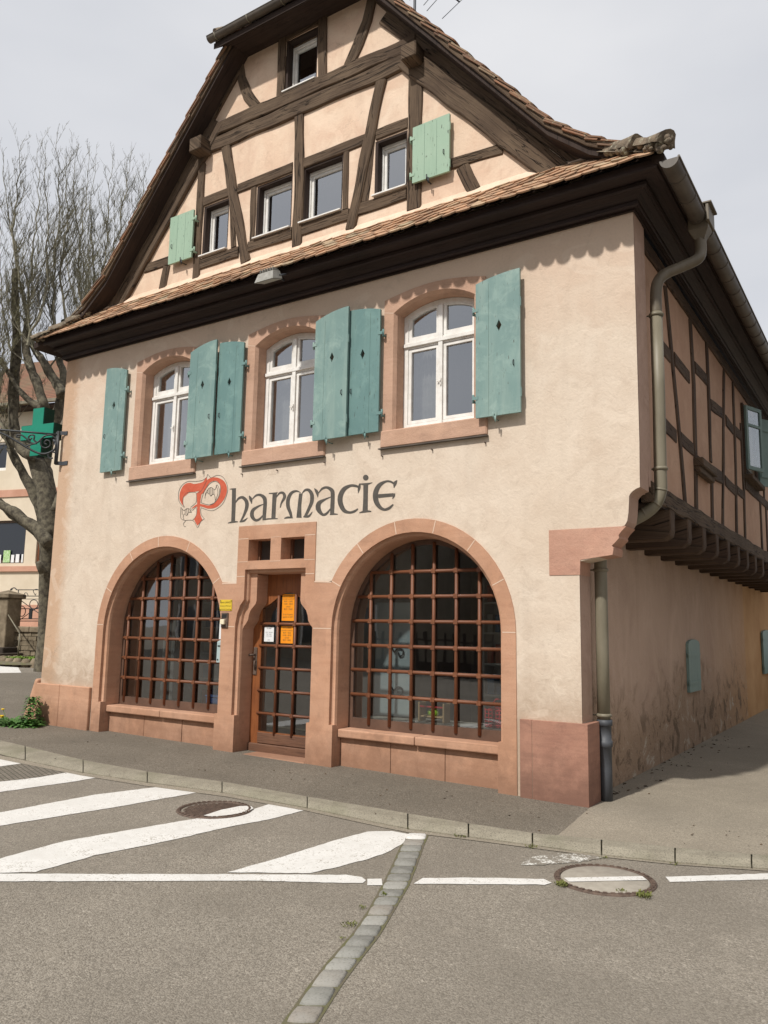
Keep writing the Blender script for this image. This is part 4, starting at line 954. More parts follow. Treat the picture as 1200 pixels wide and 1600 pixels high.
# half hip
w = PMB()
hv = [(-5.05, -.43, 9.69), (-2.61, -.43, 9.69), (-3.83, 1.35, 11.14)]
w.add(hv+[(a, b, c-.09) for a, b, c in hv], [(0, 1, 2), (5, 4, 3), (0, 3, 4, 1), (1, 4, 5, 2), (2, 5, 3, 0)]); w.box(-4.96, -2.70, -.40, .0, 9.665, 9.70); w.part('half_hip', M['soffit'])
w = PMB(); Vh = Vector((0, 1.81, 1.54)).normalized(); Nh = Vector((0, -1.54, 1.81)).normalized()
lay_tiles(w, Vector((-5.05, -.47, 9.72)), Vector((1, 0, 0)), Vh, Nh, 2.44, 1.1, extra=.02, ucut=lambda u, v: v*.55 < u < 2.44-v*.55); w.part('hip_tiles', M['tile'])
def half_pipe(mb, pts, r, n=10, a0=180, a1=360, bead=True):
    P = [Vector(p) for p in pts]; vs = []
    for i, p in enumerate(P):
        t = (P[min(i+1, len(P)-1)]-P[max(i-1, 0)]).normalized(); sd_ = t.cross(Vector((0, 0, 1))).normalized(); u = Vector((0, 0, 1))
        for k in range(n+1):
            a = R(a0+(a1-a0)*k/n); vs.append(p+sd_*math.cos(a)*r+u*math.sin(a)*r)
    for i in range(len(P)-1): mb.add([vs[i*(n+1)+k] for k in range(n+1)]+[vs[(i+1)*(n+1)+k] for k in range(n+1)], [(k, k+1, n+2+k, n+1+k) for k in range(n)], 0, None, 1, True)
    mb.add([vs[k] for k in range(n+1)], [tuple(range(n+1))]); mb.add([vs[-1-k] for k in range(n+1)], [tuple(range(n+1))])
w = PMB(); half_pipe(w, [(-5.10, -.475, 9.75), (-2.56, -.475, 9.75)], .06); w.tube([(-5.10, -.533, 9.755), (-2.56, -.533, 9.755)], .009, 6); g = w.part('hip_gutter', M['zinc_dark'])
for x in (-4.95, -4.35, -3.75, -3.15):
    b = PMB(); b.tube([(x, -.41, 9.75), (x, -.44, 9.69), (x, -.475, 9.685), (x, -.51, 9.69), (x, -.54, 9.75)], .007, 5); b.part('gutter_bracket', M['zinc'], g)
# hip ridge tiles: half round, lumpy, on the corner and the left end, and up the half hip
def ridge_run(A, B, n, r, name='ridge_tile', sc_=1.0, lump=.016, flare=0.0):
    A, B = Vector(A), Vector(B); D = (B-A)/n
    for k in range(n):
        a = A+D*k; b = A+D*(k+1.12); w = PMB(); t = D.normalized(); sd_ = t.cross(Vector((0, 0, 1))).normalized(); u = sd_.cross(t); vs = []
        for i in range(5):
            p = a.lerp(b, i/4); rr = r*(1.16-.22*i/4)*(1+(flare if i == 0 else (flare*.35 if i == 1 else 0)))
            for j in range(11):
                an = R(-15+210*j/10); q = p+sd_*math.cos(an)*rr+u*math.sin(an)*rr*.95; q += Vector((.6, .6, 1))*lump*noise.noise(q*11); vs.append(q)
        w.add(vs, [(i*11+j, i*11+j+1, (i+1)*11+j+1, (i+1)*11+j) for i in range(4) for j in range(10)], sm=True)
        w.add(vs[:11], [tuple(range(11))]); w.part(name, M['ridge'])
ridge_run((1.02, -.53, 6.035), (.44, -.25, 6.31), 2, .078, lump=.05, flare=.35)
ridge_run((-8.62, -.52, 6.0), (-7.80, -.2, 6.36), 3, .055, lump=.05, flare=.3)
ridge_run((-5.02, -.42, 9.80), (-3.83, 1.3, 11.2), 6, .09); ridge_run((-2.64, -.42, 9.80), (-3.83, 1.3, 11.2), 6, .09)
# mortar lump under the corner ridge
w = PMB()
w.add([(.30, -.32, 6.30), (.95, -.50, 5.98), (.95, -.36, 5.98), (.45, .0, 6.30), (.40, -.22, 6.36), (.98, -.46, 6.03)], [(0, 1, 5, 4), (2, 3, 4, 5), (1, 2, 5), (0, 4, 3)]); 
rg = random.Random(2)
for k in range(46):
    t = rg.random(); p = Vector((1.0, -.52, 5.985)).lerp(Vector((.36, -.24, 6.29)), t); w.ball((p.x+rg.uniform(-.03, .03), p.y+rg.uniform(-.05, .02), p.z+rg.uniform(-.02, .05)), rg.uniform(.02, .05), 7, sq=.8)
for k in range(14): w.ball((1.03+rg.uniform(-.03, .02), -.52+rg.uniform(-.05, .05), 6.03+rg.uniform(-.04, .06)), rg.uniform(.018, .034), 7)
w.part('ridge_mortar', M['ridge'])
w = PMB()
for k in range(64):
    t = rg.random(); p = Vector((-8.62, -.50, 5.98)).lerp(Vector((-7.72, -.20, 6.36)), t); w.ball((p.x, p.y+rg.uniform(-.04, .02), p.z+rg.uniform(-.02, .03)), rg.uniform(.02, .045), 7, sq=.7)
w.part('ridge_mortar', M['ridge'])

# side gutter, hopper and downpipe
w = PMB(); half_pipe(w, [(1.03, -.50, 5.885), (1.03, 12.4, 5.90)], .085, 12); w.tube([(1.117, -.50, 5.89), (1.117, 12.4, 5.905)], .012, 6)
g = w.part('side_gutter', M['zinc_dark'])
for k in range(30):
    y = -.2+k*.42; b = PMB(); half_pipe(b, [(1.03, y, 5.886), (1.03, y+.022, 5.886)], .090, 10); b.part('gutter_bracket', M['zinc_dark'], g)
HY = -.22
w = PMB(); w.add([(x_, y_+HY, z_) for x_, y_, z_ in [(.93, .92, 5.99), (1.13, .92, 5.99), (1.13, 1.10, 5.99), (.93, 1.10, 5.99), (.93, .92, 5.76), (1.13, .92, 5.76), (1.13, 1.10, 5.76), (.93, 1.10, 5.76), (.98, .96, 5.66), (1.08, .96, 5.66), (1.08, 1.06, 5.66), (.98, 1.06, 5.66)]],
    [(0, 4, 5, 1), (1, 5, 6, 2), (2, 6, 7, 3), (3, 7, 4, 0), (4, 8, 9, 5), (5, 9, 10, 6), (6, 10, 11, 7), (7, 11, 8, 4), (0, 1, 2, 3)])
w.box(1.12, 1.15, .86+HY, 1.16+HY, 5.80, 5.98); w.box(1.09, 1.18, .85+HY, 1.17+HY, 5.98, 6.0); w.part('rain_hopper', M['zinc_mid'], bevel=.004)
w = PMB()
top_ = catmull([(1.03, 1.01+HY, 5.70), (1.03, 1.01+HY, 5.54), (1.0, .96+HY, 5.44), (.86, .66, 5.36), (.70, .55, 5.26), (.64, .50, 5.12), (.63, .49, 4.82)], n=5)
w.tube(top_, .058, 14); w.part('swan_neck', M['zinc_mid'])
w = PMB(); path = [(.63, .49, 4.85), (.63, .49, 4.0), (.62, .49, 3.2)]+catmull([(.62, .49, 3.1), (.615, .49, 3.0), (.57, .48, 2.88), (.47, .46, 2.78), (.25, .42, 2.66), (.09, .38, 2.54), (.04, .37, 2.42), (.035, .37, 2.3)], n=5)+[(.035, .37, 1.4), (.035, .37, .76)]
w.tube(path, .062, 14)
dp = w.part('downpipe', M['zinc'])
for z, p in ((4.82, (.63, .49)), (3.22, (.62, .49)), (2.22, (.035, .37)), (.80, (.035, .37))):
    b = PMB(); b.tube([(p[0], p[1], z-.018), (p[0], p[1], z-.008), (p[0], p[1], z+.008), (p[0], p[1], z+.018)], [.066, .076, .076, .066], 14); b.tube([(p[0], p[1]-.02, z), (p[0]-.18, p[1]-.02, z)], .008, 6); b.part('pipe_clamp', M['zinc'], dp)
for (a, b_) in (((.617, .49, 3.02), (.613, .489, 3.0)), ((.575, .48, 2.885), (.562, .478, 2.87)), ((.47, .46, 2.785), (.455, .458, 2.778))):
    b = PMB(); b.tube([a, b_], .066, 14); b.part('pipe_seam', M['zinc'], dp)
w = PMB(); w.tube([(.04, .375, -.03), (.04, .375, .28), (.04, .375, .50), (.04, .375, .505), (.04, .375, .56), (.04, .375, .565), (.04, .375, .70), (.04, .375, .705), (.04, .375, .76)], [.062, .062, .062, .072, .072, .062, .062, .074, .074], 14); w.part('pipe_shoe', M['cast'])

# lane side: jetty beam, joists, studs and rails
SX = .50
fS = frameS(SX)
def stim(pts, wd, d1=.02, name='timber', px_=True, jit=.006, m='side_timber'):
    P = [SP(x, y, SX+d1) for x, y in pts] if px_ else pts
    b = PMB(); beam(b, P, wd, fS, -.04, d1, jit, step=.25); return b.part(name, M[m])
stim([(.36, 2.985), (12.4, 2.99)], .20, .075, 'jetty_beam', False, .012, 'timber')
stim([(.42, 5.66), (12.4, 5.66)], .16, .03, 'wall_plate', False, .008)
w = PMB(); w.box(-.12, .56, .42, 12.4, 2.875, 2.885); w.part('jetty_boarding', M['soffit'])
def c6(x, y): return (1000+x*.1875, 600+y*.1875)
def c5(x, y): return (800+x/3, 200+y/3)
stim([c5(722, 740), c6(297, 0), c6(335, 400), c6(385, 1000)], .12)
stim([c5(840, 900), c6(455, 0), c6(470, 600), c6(478, 1070)], .15)
stim([c5(915, 1000), c6(575, 0), c6(598, 650)], .13); stim([c6(605, 800), c6(612, 1150)], .14)
stim([c5(998, 1140), c6(705, 0), c6(697, 1190)], .12)
stim([c5(1040, 1200), c6(780, 0), c6(805, 700), c6(812, 1270)], .14)
stim([c6(845, 330), c6(872, 900), c6(885, 1360)], .13)
def rail(pA, pB, wd=.17, d1=.015): stim([pA, pB], wd, d1)
rail(c5(705, 1020), c5(745, 1070)); rail(c5(765, 1080), c5(835, 1170)); rail(c5(862, 1120), c5(915, 1180)); rail(c5(935, 1295), c6(690, 240)); rail(c6(720, 300), c6(780, 380)); rail(c6(800, 390), c6(850, 440))
rail(c6(215, 335), c6(310, 435)); rail(c6(350, 450), c6(450, 545))
rail(c6(490, 650), c6(690, 780), .18, .03); rail(c6(715, 800), c6(800, 890), .17); rail(c6(815, 880), c6(870, 930), .15)
stim([(6.45, 4.05), (12.2, 4.05)], .16, .02, px_=False); 
for y in (7.9, 8.6, 9.4, 10.2, 11.0, 11.8): stim([(y, 5.6), (y, 4.1)], .13, .02, px_=False); stim([(y+.15, 4.0), (y+.1, 3.1)], .13, .02, px_=False)
w = PMB(); A = SP(*c6(500, 640), .58); B = SP(*c6(620, 790), .58)
w.box(.50, .62, A[0], B[0], A[1]-.06, A[1]+.05); w.box(.50, .585, A[0], B[0], A[1]-.14, A[1]-.062); w.part('sill_moulding', M['timber'], bevel=.012)
for k in range(15):
    y = .93+k*.79; j = PMB(); j.add([( -.11, y, 2.56), (.52, y, 2.56), (.585, y, 2.60), (.60, y, 2.66), (.60, y, 2.872), (-.11, y, 2.872), (-.11, y+.19, 2.56), (.52, y+.19, 2.56), (.585, y+.19, 2.60), (.60, y+.19, 2.66), (.60, y+.19, 2.872), (-.11, y+.19, 2.872)],
        [(0, 1, 2, 3, 4, 5), (11, 10, 9, 8, 7, 6), (0, 6, 7, 1), (1, 7, 8, 2), (2, 8, 9, 3), (3, 9, 10, 4)], 0, [[(.1*i, .3*i) for i in range(6)]]*2+[[(0, 0), (.19, 0), (.19, .6), (0, .6)]]*4)
    j.part('joist', M['side_timber'], bevel=.01)
# window on the lane side with open casement and shutter leaf
wy0, wz0 = 6.45, 4.27
w = PMB(); fy = frameS(.50)
prism(w, [(6.42, 4.22), (7.72, 4.22), (7.72, 5.42), (6.42, 5.42)], fy, .0, .035, [[(6.52, 4.32), (7.62, 4.32), (7.62, 5.32), (6.52, 5.32)]]); o = w.part('side_window', M['side_timber'])
g = PMB(); g.add([(.507, 6.52, 4.32), (.507, 7.62, 4.32), (.507, 7.62, 5.32), (.507, 6.52, 5.32)], [(0, 1, 2, 3)]); g.part('pane', M['black_glass'] if 'black_glass' in M else M['glass_low'], o)
def leaf(name, ya, z0, z1, ang, wd, m, frame=True):
    """a leaf hinged on a vertical axis at (X=.54, Y=ya), opened by ang from the wall, pointing away from it"""
    d = Vector((math.sin(R(ang)), math.cos(R(ang)), 0)); n_ = Vector((d.y, -d.x, 0)); w = PMB(); P = Vector((.545, ya, 0))
    def bx(u0, u1, v0, v1, t0=0, t1=.035, mm=0):
        c = []
        for z in (v0, v1):
            for t in (t0, t1):
                for u in (u0, u1):
                    q = P+d*u+n_*t; c.append((q.x, q.y, z))
        w.add(c, [(0, 2, 3, 1), (4, 5, 7, 6), (0, 1, 5, 4), (2, 6, 7, 3), (0, 4, 6, 2), (1, 3, 7, 5)], mm)
    if frame:
        f = .06; bx(0, f, z0, z1); bx(wd-f, wd, z0, z1); bx(f, wd-f, z0, z0+f); bx(f, wd-f, z1-f, z1); bx(f, wd-f, z0+(z1-z0)*.68, z0+(z1-z0)*.68+.045); o = w.part(name, M[m])
        w = PMB(); bx(f, wd-f, z0+f, z1-f, .015, .019); w.part('pane', M['glass_low'], o)
    else: bx(0, wd, z0, z1); bx(0.02, wd-.02, z0+.15, z0+.23, .036, .05); bx(.02, wd-.02, z1-.23, z1-.15, .036, .05); w.part(name, M[m])
leaf('casement_leaf', 6.45, 4.30, 5.38, 20, .50, 'greygreen'); leaf('shutter', 7.72, 4.22, 5.45, 30, .42, 'greygreen', False)
w = PMB(); w.box(.50, .64, 6.40, 7.76, 4.13, 4.21); w.part('window_sill', M['timber'], bevel=.012)
# two small vent shutters low on the lane wall
for (x0, x1, y0, y1) in ((1072, 1090, 999, 1083), (1189, 1204, 984, 1054)):
    a = SP(x0, y0, -.09); b = SP(x1, y0+8, -.09); c = SP(x0, y1, -.09); ya, yb = a[0], b[0]; z1 = a[1]; z0 = c[1]; w = PMB(); fr = frameS(-.10)
    N = 6; mid = (ya+yb)/2; hw = (yb-ya)/2
    prism(w, [(ya, z0), (yb, z0), (yb, z1-.07)]+[(mid+hw*math.cos(math.pi*i/N), z1-.07+.07*math.sin(math.pi*i/N)) for i in range(1, N)]+[(ya, z1-.07)], fr, 0.0, .04); o = w.part('vent_shutter', M['greygreen'], bevel=.005)
    for zz in (z0+.13, z1-.22):
        h = PMB(); h.box(-.062, -.052, ya-.04, yb-.02, zz-.02, zz+.02); h.tube([(-.06, ya-.03, zz-.03), (-.06, ya-.03, zz+.03)], .012, 6); h.part('hinge', M['greygreen'], o)
h = empty('iron_wall_hook', (.60, 9.6, 3.12), label='small iron hook with a yellow sleeve fixed to the far end of the lane wall', cat='hook') if False else None

# frames, grilles and glass of the two arched shop windows
def shop_window(cx, cz, r, zb, x_off, label=None):
    w = PMB(); fr = frameF(.30); N = 30
    out_ = [(cx-r, zb), (cx+r, zb)]+arc(cx, cz, r, 0, 180, N); inn = [(cx-r+.055, zb+.115), (cx+r-.055, zb+.115)]+arc(cx, cz, r-.055, 0, 180, N)
    prism(w, out_, fr, -.07, -.0, [inn]); o = w.part('arched_shop_window', M['dull_plain'], bevel=.006)
    bars = PMB(); g = .283; R_ = r-.03
    xs = [x_off+i*g for i in range(-9, 10)]; xs = [x for x in xs if abs(x-cx) < R_-.03]
    zs = [.553+i*g for i in range(0, 9)]
    zs = [z for z in zs if zb+.15 < z < cz+R_-.06]
    for x in xs:
        h = math.sqrt(R_**2-(x-cx)**2); bars.tube([(x, .298, zb+.05), (x, .298, cz+h)], .021, 8)
    for z in zs:
        h = R_ if z <= cz else math.sqrt(R_**2-(z-cz)**2); bars.tube([(cx-h, .296, z), (cx+h, .296, z)], .020, 8)
        for x in xs:
            if z > cz and (x-cx)**2+(z-cz)**2 > (R_-.03)**2: continue
            bars.box(x-.025, x+.025, .27, .32, z-.025, z+.025)
    bars.part('grille', M['brown_wood'], o)
    p = PMB(); vs = [(a, .3215, b) for a, b in inn]; p.add(vs, [tuple(range(len(vs)))]); p.part('pane', M['glass_low'], o)
    return o
shop_window(LA[0], LA[1], 1.115, .452, -6.115)
shop_window(RA[0], RA[1], 1.025, .452, -1.84)

# door
DY = .28
w = PMB(); fr = frameF(DY)
def dtop(x):                                     # ogee head of the glazed part
    u = abs(x+3.93)/.46
    return 2.03-.0*u-(.19*(1-math.cos(math.pi*min(1, u)))/2)
gx0, gx1, gzb = -4.36, -3.50, .295
gl = [(gx0, gzb), (gx1, gzb)]+[(gx1+(gx0-gx1)*i/24, dtop(gx1+(gx0-gx1)*i/24)) for i in range(25)]
prism(w, [(-4.535, .02), (-3.33, .02), (-3.33, 2.30), (-4.535, 2.30)], fr, -.06, 0, [gl])
D = w.part('door', M['door_wood'], bevel=.006)
w = PMB()
for x in (-4.085, -3.805): w.tube([(x, DY-.005, .265), (x, DY-.005, dtop(x)+.01)], .0185, 8)
for z in (.52, .80, 1.08, 1.36, 1.635):
    w.tube([(gx0-.02, DY-.007, z), (gx1+.02, DY-.007, z)], .0175, 8)
    for x in (-4.085, -3.805): w.box(x-.023, x+.023, DY-.031, DY+.018, z-.022, z+.022)
w.part('glazing_bars', M['brown_wood'], D)
w = PMB(); w.add([(p[0], DY+.016, p[1]) for p in gl], [tuple(range(len(gl)))]); w.part('pane', M['glass_low'], D)
w = PMB(); w.box(-4.36, -3.50, DY-.012, DY-.001, .155, .285); w.part('bottom_rail', M['dull_wood'], D, bevel=.006)
w = PMB(); w.box(-4.53, -3.335, DY-.035, DY-.001, .045, .15); w.part('kick_board', M['dull_wood'], D, bevel=.01)
w = PMB(); w.box(-4.475, -4.415, DY-.014, DY-.001, .985, 1.335); w.lathe(-4.445, DY-.014, [(.0001, .985)], 4); w.part('lock_plate', M['handle'] if 'handle' in M else M['rust'], D, bevel=.006)
w = PMB(); w.tube([(-4.445, DY-.01, 1.24), (-4.445, DY-.06, 1.24), (-4.50, DY-.065, 1.235)], [.012, .012, .014], 8); w.tube([(-4.43, DY-.02, 1.17), (-4.43, DY-.05, 1.12), (-4.43, DY-.02, 1.05)], .008, 6); w.part('door_handle', M['rust'], D)
w = PMB(); w.box(-4.50, -3.36, -.03, .30, -.08, .052); w.part('door_step', M['stone'], bevel=.012)
# little lights above the lintel
for a, b in ((-4.38, -4.01), (-3.84, -3.47)):
    w = PMB(); w.box(a, b, .205, .25, 2.42, 2.69); w.part('fanlight', M['dark_room'])
    w = PMB(); w.box(a, a+.035, .17, .205, 2.42, 2.69); w.box(b-.13, b-.11, .17, .205, 2.42, 2.69); w.box(a+.035, b, .17, .205, 2.42, 2.44); w.part('fanlight_frame', M['dull_wood'])

# ---- painted lettering on the plaster: brush strokes of varying width
_lz = [0]
def stroke(mb, pts, o, sc_, n=7, m=0, Y0=-.0015):
    P = catmull(pts, n=n) if len(pts) > 2 else [tuple(map(float, p)) for p in pts]; _lz[0] += 1; Y = Y0-.00004*(_lz[0] % 60); L, R2 = [], []
    for i, p in enumerate(P):
        a, b = P[max(i-1, 0)], P[min(i+1, len(P)-1)]; tx, ty = b[0]-a[0], b[1]-a[1]; l = math.hypot(tx, ty) or 1; nx, ny = -ty/l, tx/l; h = max(p[2], .5)/2
        for lst, s in ((L, 1), (R2, -1)):
            X_, Z_ = FP(o[0]+(p[0]+nx*h*s)*sc_, o[1]+(p[1]+ny*h*s)*sc_); lst.append((X_, Y, Z_))
    k = len(L); mb.add(L+R2, [(i, k+i, k+i+1, i+1) for i in range(k-1)], m)
B_ = (350, 740); C_ = (480, 730); A_ = (270, 735)
w = PMB()
for pts in [
  [(126, 186, 50), (122, 400, 50), (114, 605, 48)], [(70, 194, 6), (112, 192, 18), (152, 186, 8)], [(50, 619, 10), (115, 604, 26), (176, 603, 10)],
  [(140, 375, 6), (180, 315, 26), (232, 298, 36), (280, 345, 46), (285, 420, 44), (250, 520, 30), (205, 605, 18)], [(195, 605, 12), (250, 590, 26), (297, 552, 5)],
  [(314, 275, 8), (335, 318, 38), (348, 380, 5)], [(350, 325, 8), (400, 275, 24), (455, 268, 32), (505, 305, 48), (515, 370, 46), (508, 470, 46), (502, 582, 42)],
  [(500, 380, 8), (430, 410, 24), (362, 460, 42), (352, 530, 48), (390, 580, 34), (440, 572, 28), (490, 520, 14)], [(482, 578, 14), (560, 566, 18), (672, 563, 12)],
  [(636, 240, 56), (626, 400, 50), (618, 565, 52)], [(562, 248, 12), (612, 246, 16), (672, 237, 10)], [(655, 300, 8), (695, 245, 24), (742, 245, 34), (758, 295, 38), (720, 365, 22), (704, 425, 12)],
  [(962, 240, 6), (905, 218, 24), (842, 245, 38), (804, 320, 46), (802, 410, 46), (830, 490, 38), (845, 552, 28)], [(754, 560, 12), (800, 548, 26), (860, 553, 12)],
  [(962, 248, 44), (945, 400, 46), (938, 552, 64)], [(975, 250, 8), (1015, 208, 28), (1062, 208, 38), (1098, 262, 48), (1098, 350, 46), (1062, 440, 38), (1012, 545, 34)], [(992, 540, 14), (1060, 532, 28), (1107, 475, 5)]]:
    stroke(w, pts, B_, .125)
for pts in [
  [(90, 265, 8), (122, 310, 38), (135, 380, 5)], [(138, 330, 8), (190, 268, 26), (250, 254, 32), (310, 292, 50), (320, 360, 50), (316, 480, 52), (312, 596, 50)], [(284, 592, 12), (330, 586, 22), (384, 588, 10)],
  [(300, 370, 10), (220, 405, 26), (150, 450, 54), (140, 520, 62), (190, 590, 34), (240, 582, 30), (292, 520, 14)],
  [(660, 205, 18), (650, 262, 34), (638, 325, 5)], [(648, 248, 24), (600, 233, 32), (540, 232, 34), (462, 275, 54), (417, 360, 62), (417, 450, 62), (462, 540, 50), (530, 566, 30), (590, 552, 30), (636, 520, 16)],
  [(733, 212, 60), (730, 400, 58), (725, 552, 66)], [(650, 208, 8), (735, 213, 30), (817, 192, 5)], [(652, 570, 10), (728, 552, 30), (802, 552, 12)],
  [(1126, 162, 6), (1100, 200, 42), (1085, 260, 6)], [(1092, 208, 26), (1040, 180, 24), (980, 180, 28), (900, 230, 54), (857, 320, 64), (862, 420, 64), (905, 495, 48), (965, 530, 32), (1025, 512, 34), (1078, 465, 18)],
  [(888, 362, 48), (1000, 352, 44), (1085, 345, 42)], [(1098, 325, 6), (1085, 358, 28), (1068, 398, 5)]]:
    stroke(w, pts, C_, .125)
vs = [FP(C_[0]+(733+35*math.cos(R(a)))*.125, C_[1]+(131+37*math.sin(R(a)))*.125) for a in range(0, 360, 20)]; w.add([(a, -.0015, b) for a, b in vs], [tuple(range(len(vs)))])
w.part('painted_lettering', M['letter_grey'])
w = PMB(); k_ = 160/1200
for pts in [
  [(399, 80, 4), (372, 150, 50), (320, 190, 84), (250, 205, 92), (180, 205, 112), (125, 265, 80), (100, 325, 42), (108, 375, 22), (125, 412, 4)],
  [(290, 290, 40), (345, 240, 50), (400, 150, 44), (450, 110, 44), (520, 105, 40), (580, 150, 62), (600, 225, 72), (575, 320, 64), (505, 405, 50), (425, 430, 36), (350, 412, 28), (290, 408, 24), (225, 445, 8)],
  [(308, 275, 56), (304, 380, 36), (303, 490, 36), (300, 545, 70), (298, 575, 104)], [(298, 575, 104), (293, 615, 46), (292, 645, 3)]]:
    stroke(w, pts, A_, k_, m=0)
for pts in [
  [(400, 80), (412, 48), (450, 85), (520, 58), (590, 80), (638, 170), (640, 260), (590, 385), (500, 460), (430, 470), (330, 435)], [(335, 435), (328, 470), (338, 525), (372, 568)], [(372, 568), (330, 600), (293, 668), (262, 612), (238, 585), (272, 540), (282, 480), (275, 435), (230, 466), (208, 440)],
  [(400, 80), (350, 115), (270, 130), (180, 130), (110, 175), (72, 250), (70, 340), (95, 395), (137, 432), (120, 385), (126, 310), (160, 268), (210, 256), (272, 262), (280, 330), (272, 378), (212, 432)],
  [(280, 268), (340, 235), (400, 120)], [(332, 378), (360, 270), (420, 172), (485, 130), (545, 152), (560, 215), (535, 320), (475, 392), (410, 402), (332, 378)],
  [(378, 330), (385, 270), (420, 215), (455, 200), (495, 225), (520, 170), (545, 220), (545, 290), (500, 370), (440, 400)], [(378, 310), (395, 262), (425, 275), (447, 300), (468, 280), (490, 290), (500, 350), (490, 380)], [(510, 175), (530, 260), (505, 350)],
  [(97, 432), (93, 540), (110, 575), (150, 590), (128, 620), (135, 655), (155, 658)], [(97, 432), (130, 470), (165, 448), (200, 455), (222, 492)], [(125, 545), (135, 510), (165, 528), (185, 495), (222, 492)], [(120, 545), (140, 585), (190, 582), (238, 585)],
  [(145, 460), (148, 510)], [(165, 450), (168, 525)], [(185, 450), (187, 495)], [(205, 460), (206, 492)], [(110, 450), (112, 520)],
  [(410, 225), (412, 265)], [(428, 212), (430, 280)], [(446, 203), (448, 298)], [(464, 208), (466, 282)], [(482, 220), (484, 285)]]:
    stroke(w, [(x, y, 4.5) for x, y in pts], A_, k_, m=1, n=6)
w.part('painted_initial', [M['letter_red'], M['letter_grey']])

# ------------------------------------------------------------------ things on and in front of the house
# green pharmacy cross on its wrought iron bracket
M['green'] = mat('green_sign_face', (.005, .26, .17), .4, simple_noise((.004, .20, .125), (.008, .235, .15), 3, 0), .4)
M['green_dark'] = mat('dark_green_casing', (.006, .05, .035), .5)
def slab_cross(name, P, U, Nv, a, h1, t, m):
    """cross with arm width a and span h1, in the plane of U and Z"""
    k1 = h1*.90; pts = [(-a, -h1), (a, -h1), (a, -a), (k1, -a), (k1, a), (a, a), (a, h1), (-a, h1), (-a, a), (-k1, a), (-k1, -a), (-a, -a)]
    w = MB(); fr = lambda x, z, d: tuple(P+U*x+Vector((0, 0, z))-Nv*d)
    prism(w, pts, fr, -t/2, t/2, m=0); return w
SG = empty('pharmacy_sign', (-8.55, -.05, 4.35), label='green pharmacy cross hanging from a scrolled black iron bracket at the left corner', cat='sign')
def spart(w, name, m, par=None, **k):
    o = w.build(name, m, par or SG, **k)
    if (par or SG) is SG: o.matrix_parent_inverse = Matrix.Translation((8.55, .05, -4.35))
    return o
ca = R(9); U = Vector((math.cos(ca), math.sin(ca), 0)); Nv = Vector((math.sin(ca), -math.cos(ca), 0)); Nv = -Nv
v_ = ray(66, 677); t_ = (-.02-CAM.y)/v_.y; PC = CAM+v_*t_
w = slab_cross('c', PC, U, Nv, .125, .40, .20, 0)
cross = spart(w, 'cross_casing', M['green_dark'], bevel=.006)
for s_ in (1, -1):
    w = slab_cross('c', PC-Nv*(.105*s_), U, Nv, .117, .392, .008, 0); spart(w, 'cross_face', M['green'], cross)
def BP(x, y):                                   # point on the diagonal plane of the bracket
    O_ = Vector((-8.50, -.10, 4.35)); dB = Vector((-.80, -.60, 0)); nB = Vector((.60, -.80, 0)); v = ray(x, y); t = (O_-CAM).dot(nB)/v.dot(nB); return CAM+v*t
def z5(x, y): return (x*.125, 600+y*.125)
w = MB(); w.tube([BP(*z5(-330, 560)), BP(*z5(0, 572)), BP(*z5(400, 605)), BP(*z5(740, 635))], .016, 6)
w.tube([BP(*z5(735, 590)), BP(*z5(722, 800)), BP(*z5(700, 1010))], .022, 6); w.tube([BP(*z5(712, 600)), BP(*z5(700, 800)), BP(*z5(682, 1000))], .012, 6)
w.tube([BP(*z5(x, y)) for x, y in catmull([(-330, 530), (0, 610), (180, 700), (330, 790), (470, 860), (580, 870), (680, 820), (700, 760)], n=6)], .017, 6)
spart(w, 'bracket', M['iron'])
for cu in ([(705, 690), (640, 640), (560, 650), (510, 700), (515, 770), (570, 800), (625, 770), (620, 715), (575, 705), (555, 740), (585, 755)], [(520, 680), (470, 730), (400, 740), (340, 690), (270, 640), (215, 640), (215, 665), (245, 665)],
           [(470, 735), (425, 700), (430, 650), (390, 635), (355, 665), (375, 690), (400, 675)], [(330, 780), (400, 755), (460, 745)], [(700, 860), (640, 850), (600, 890), (620, 930), (660, 925)], [(-330, 640), (-200, 600), (-120, 640), (-150, 690), (-200, 670)], [(0, 600), (-60, 640), (-130, 610)]):
    w = MB(); w.tube([BP(*z5(x, y)) for x, y in catmull(cu, n=5)], .013, 5); spart(w, 'scroll', M['iron'])
for yy in ((742, 612), (700, 985)):
    a = BP(*z5(*yy)); x1, z1 = FP(106, 600+yy[1]*.125); w = MB(); w.add([(a.x, a.y, z1-.03), (a.x, a.y, z1+.03), (a.x+.06, -.012, z1+.03), (x1, -.012, z1+.03), (x1, -.012, z1-.03), (a.x+.06, -.012, z1-.03)], [(0, 1, 2, 5), (5, 2, 3, 4)]); w.add([(a.x+.06, .0, z1+.03), (x1, .0, z1+.03), (x1, 0, z1-.03), (a.x+.06, 0, z1-.03)], [(0, 1, 2, 3)])
    spart(w, 'fixing_strap', M['cast'])
w = MB(); w.tube([PC+U*.2+Vector((0, 0, .0)), BP(*z5(712, 800))], .02, 6); w.tube([PC+Vector((0, 0, -.395)), PC+Vector((0, 0, -.43))], .06, 8); spart(w, 'sign_arm', M['cast'])

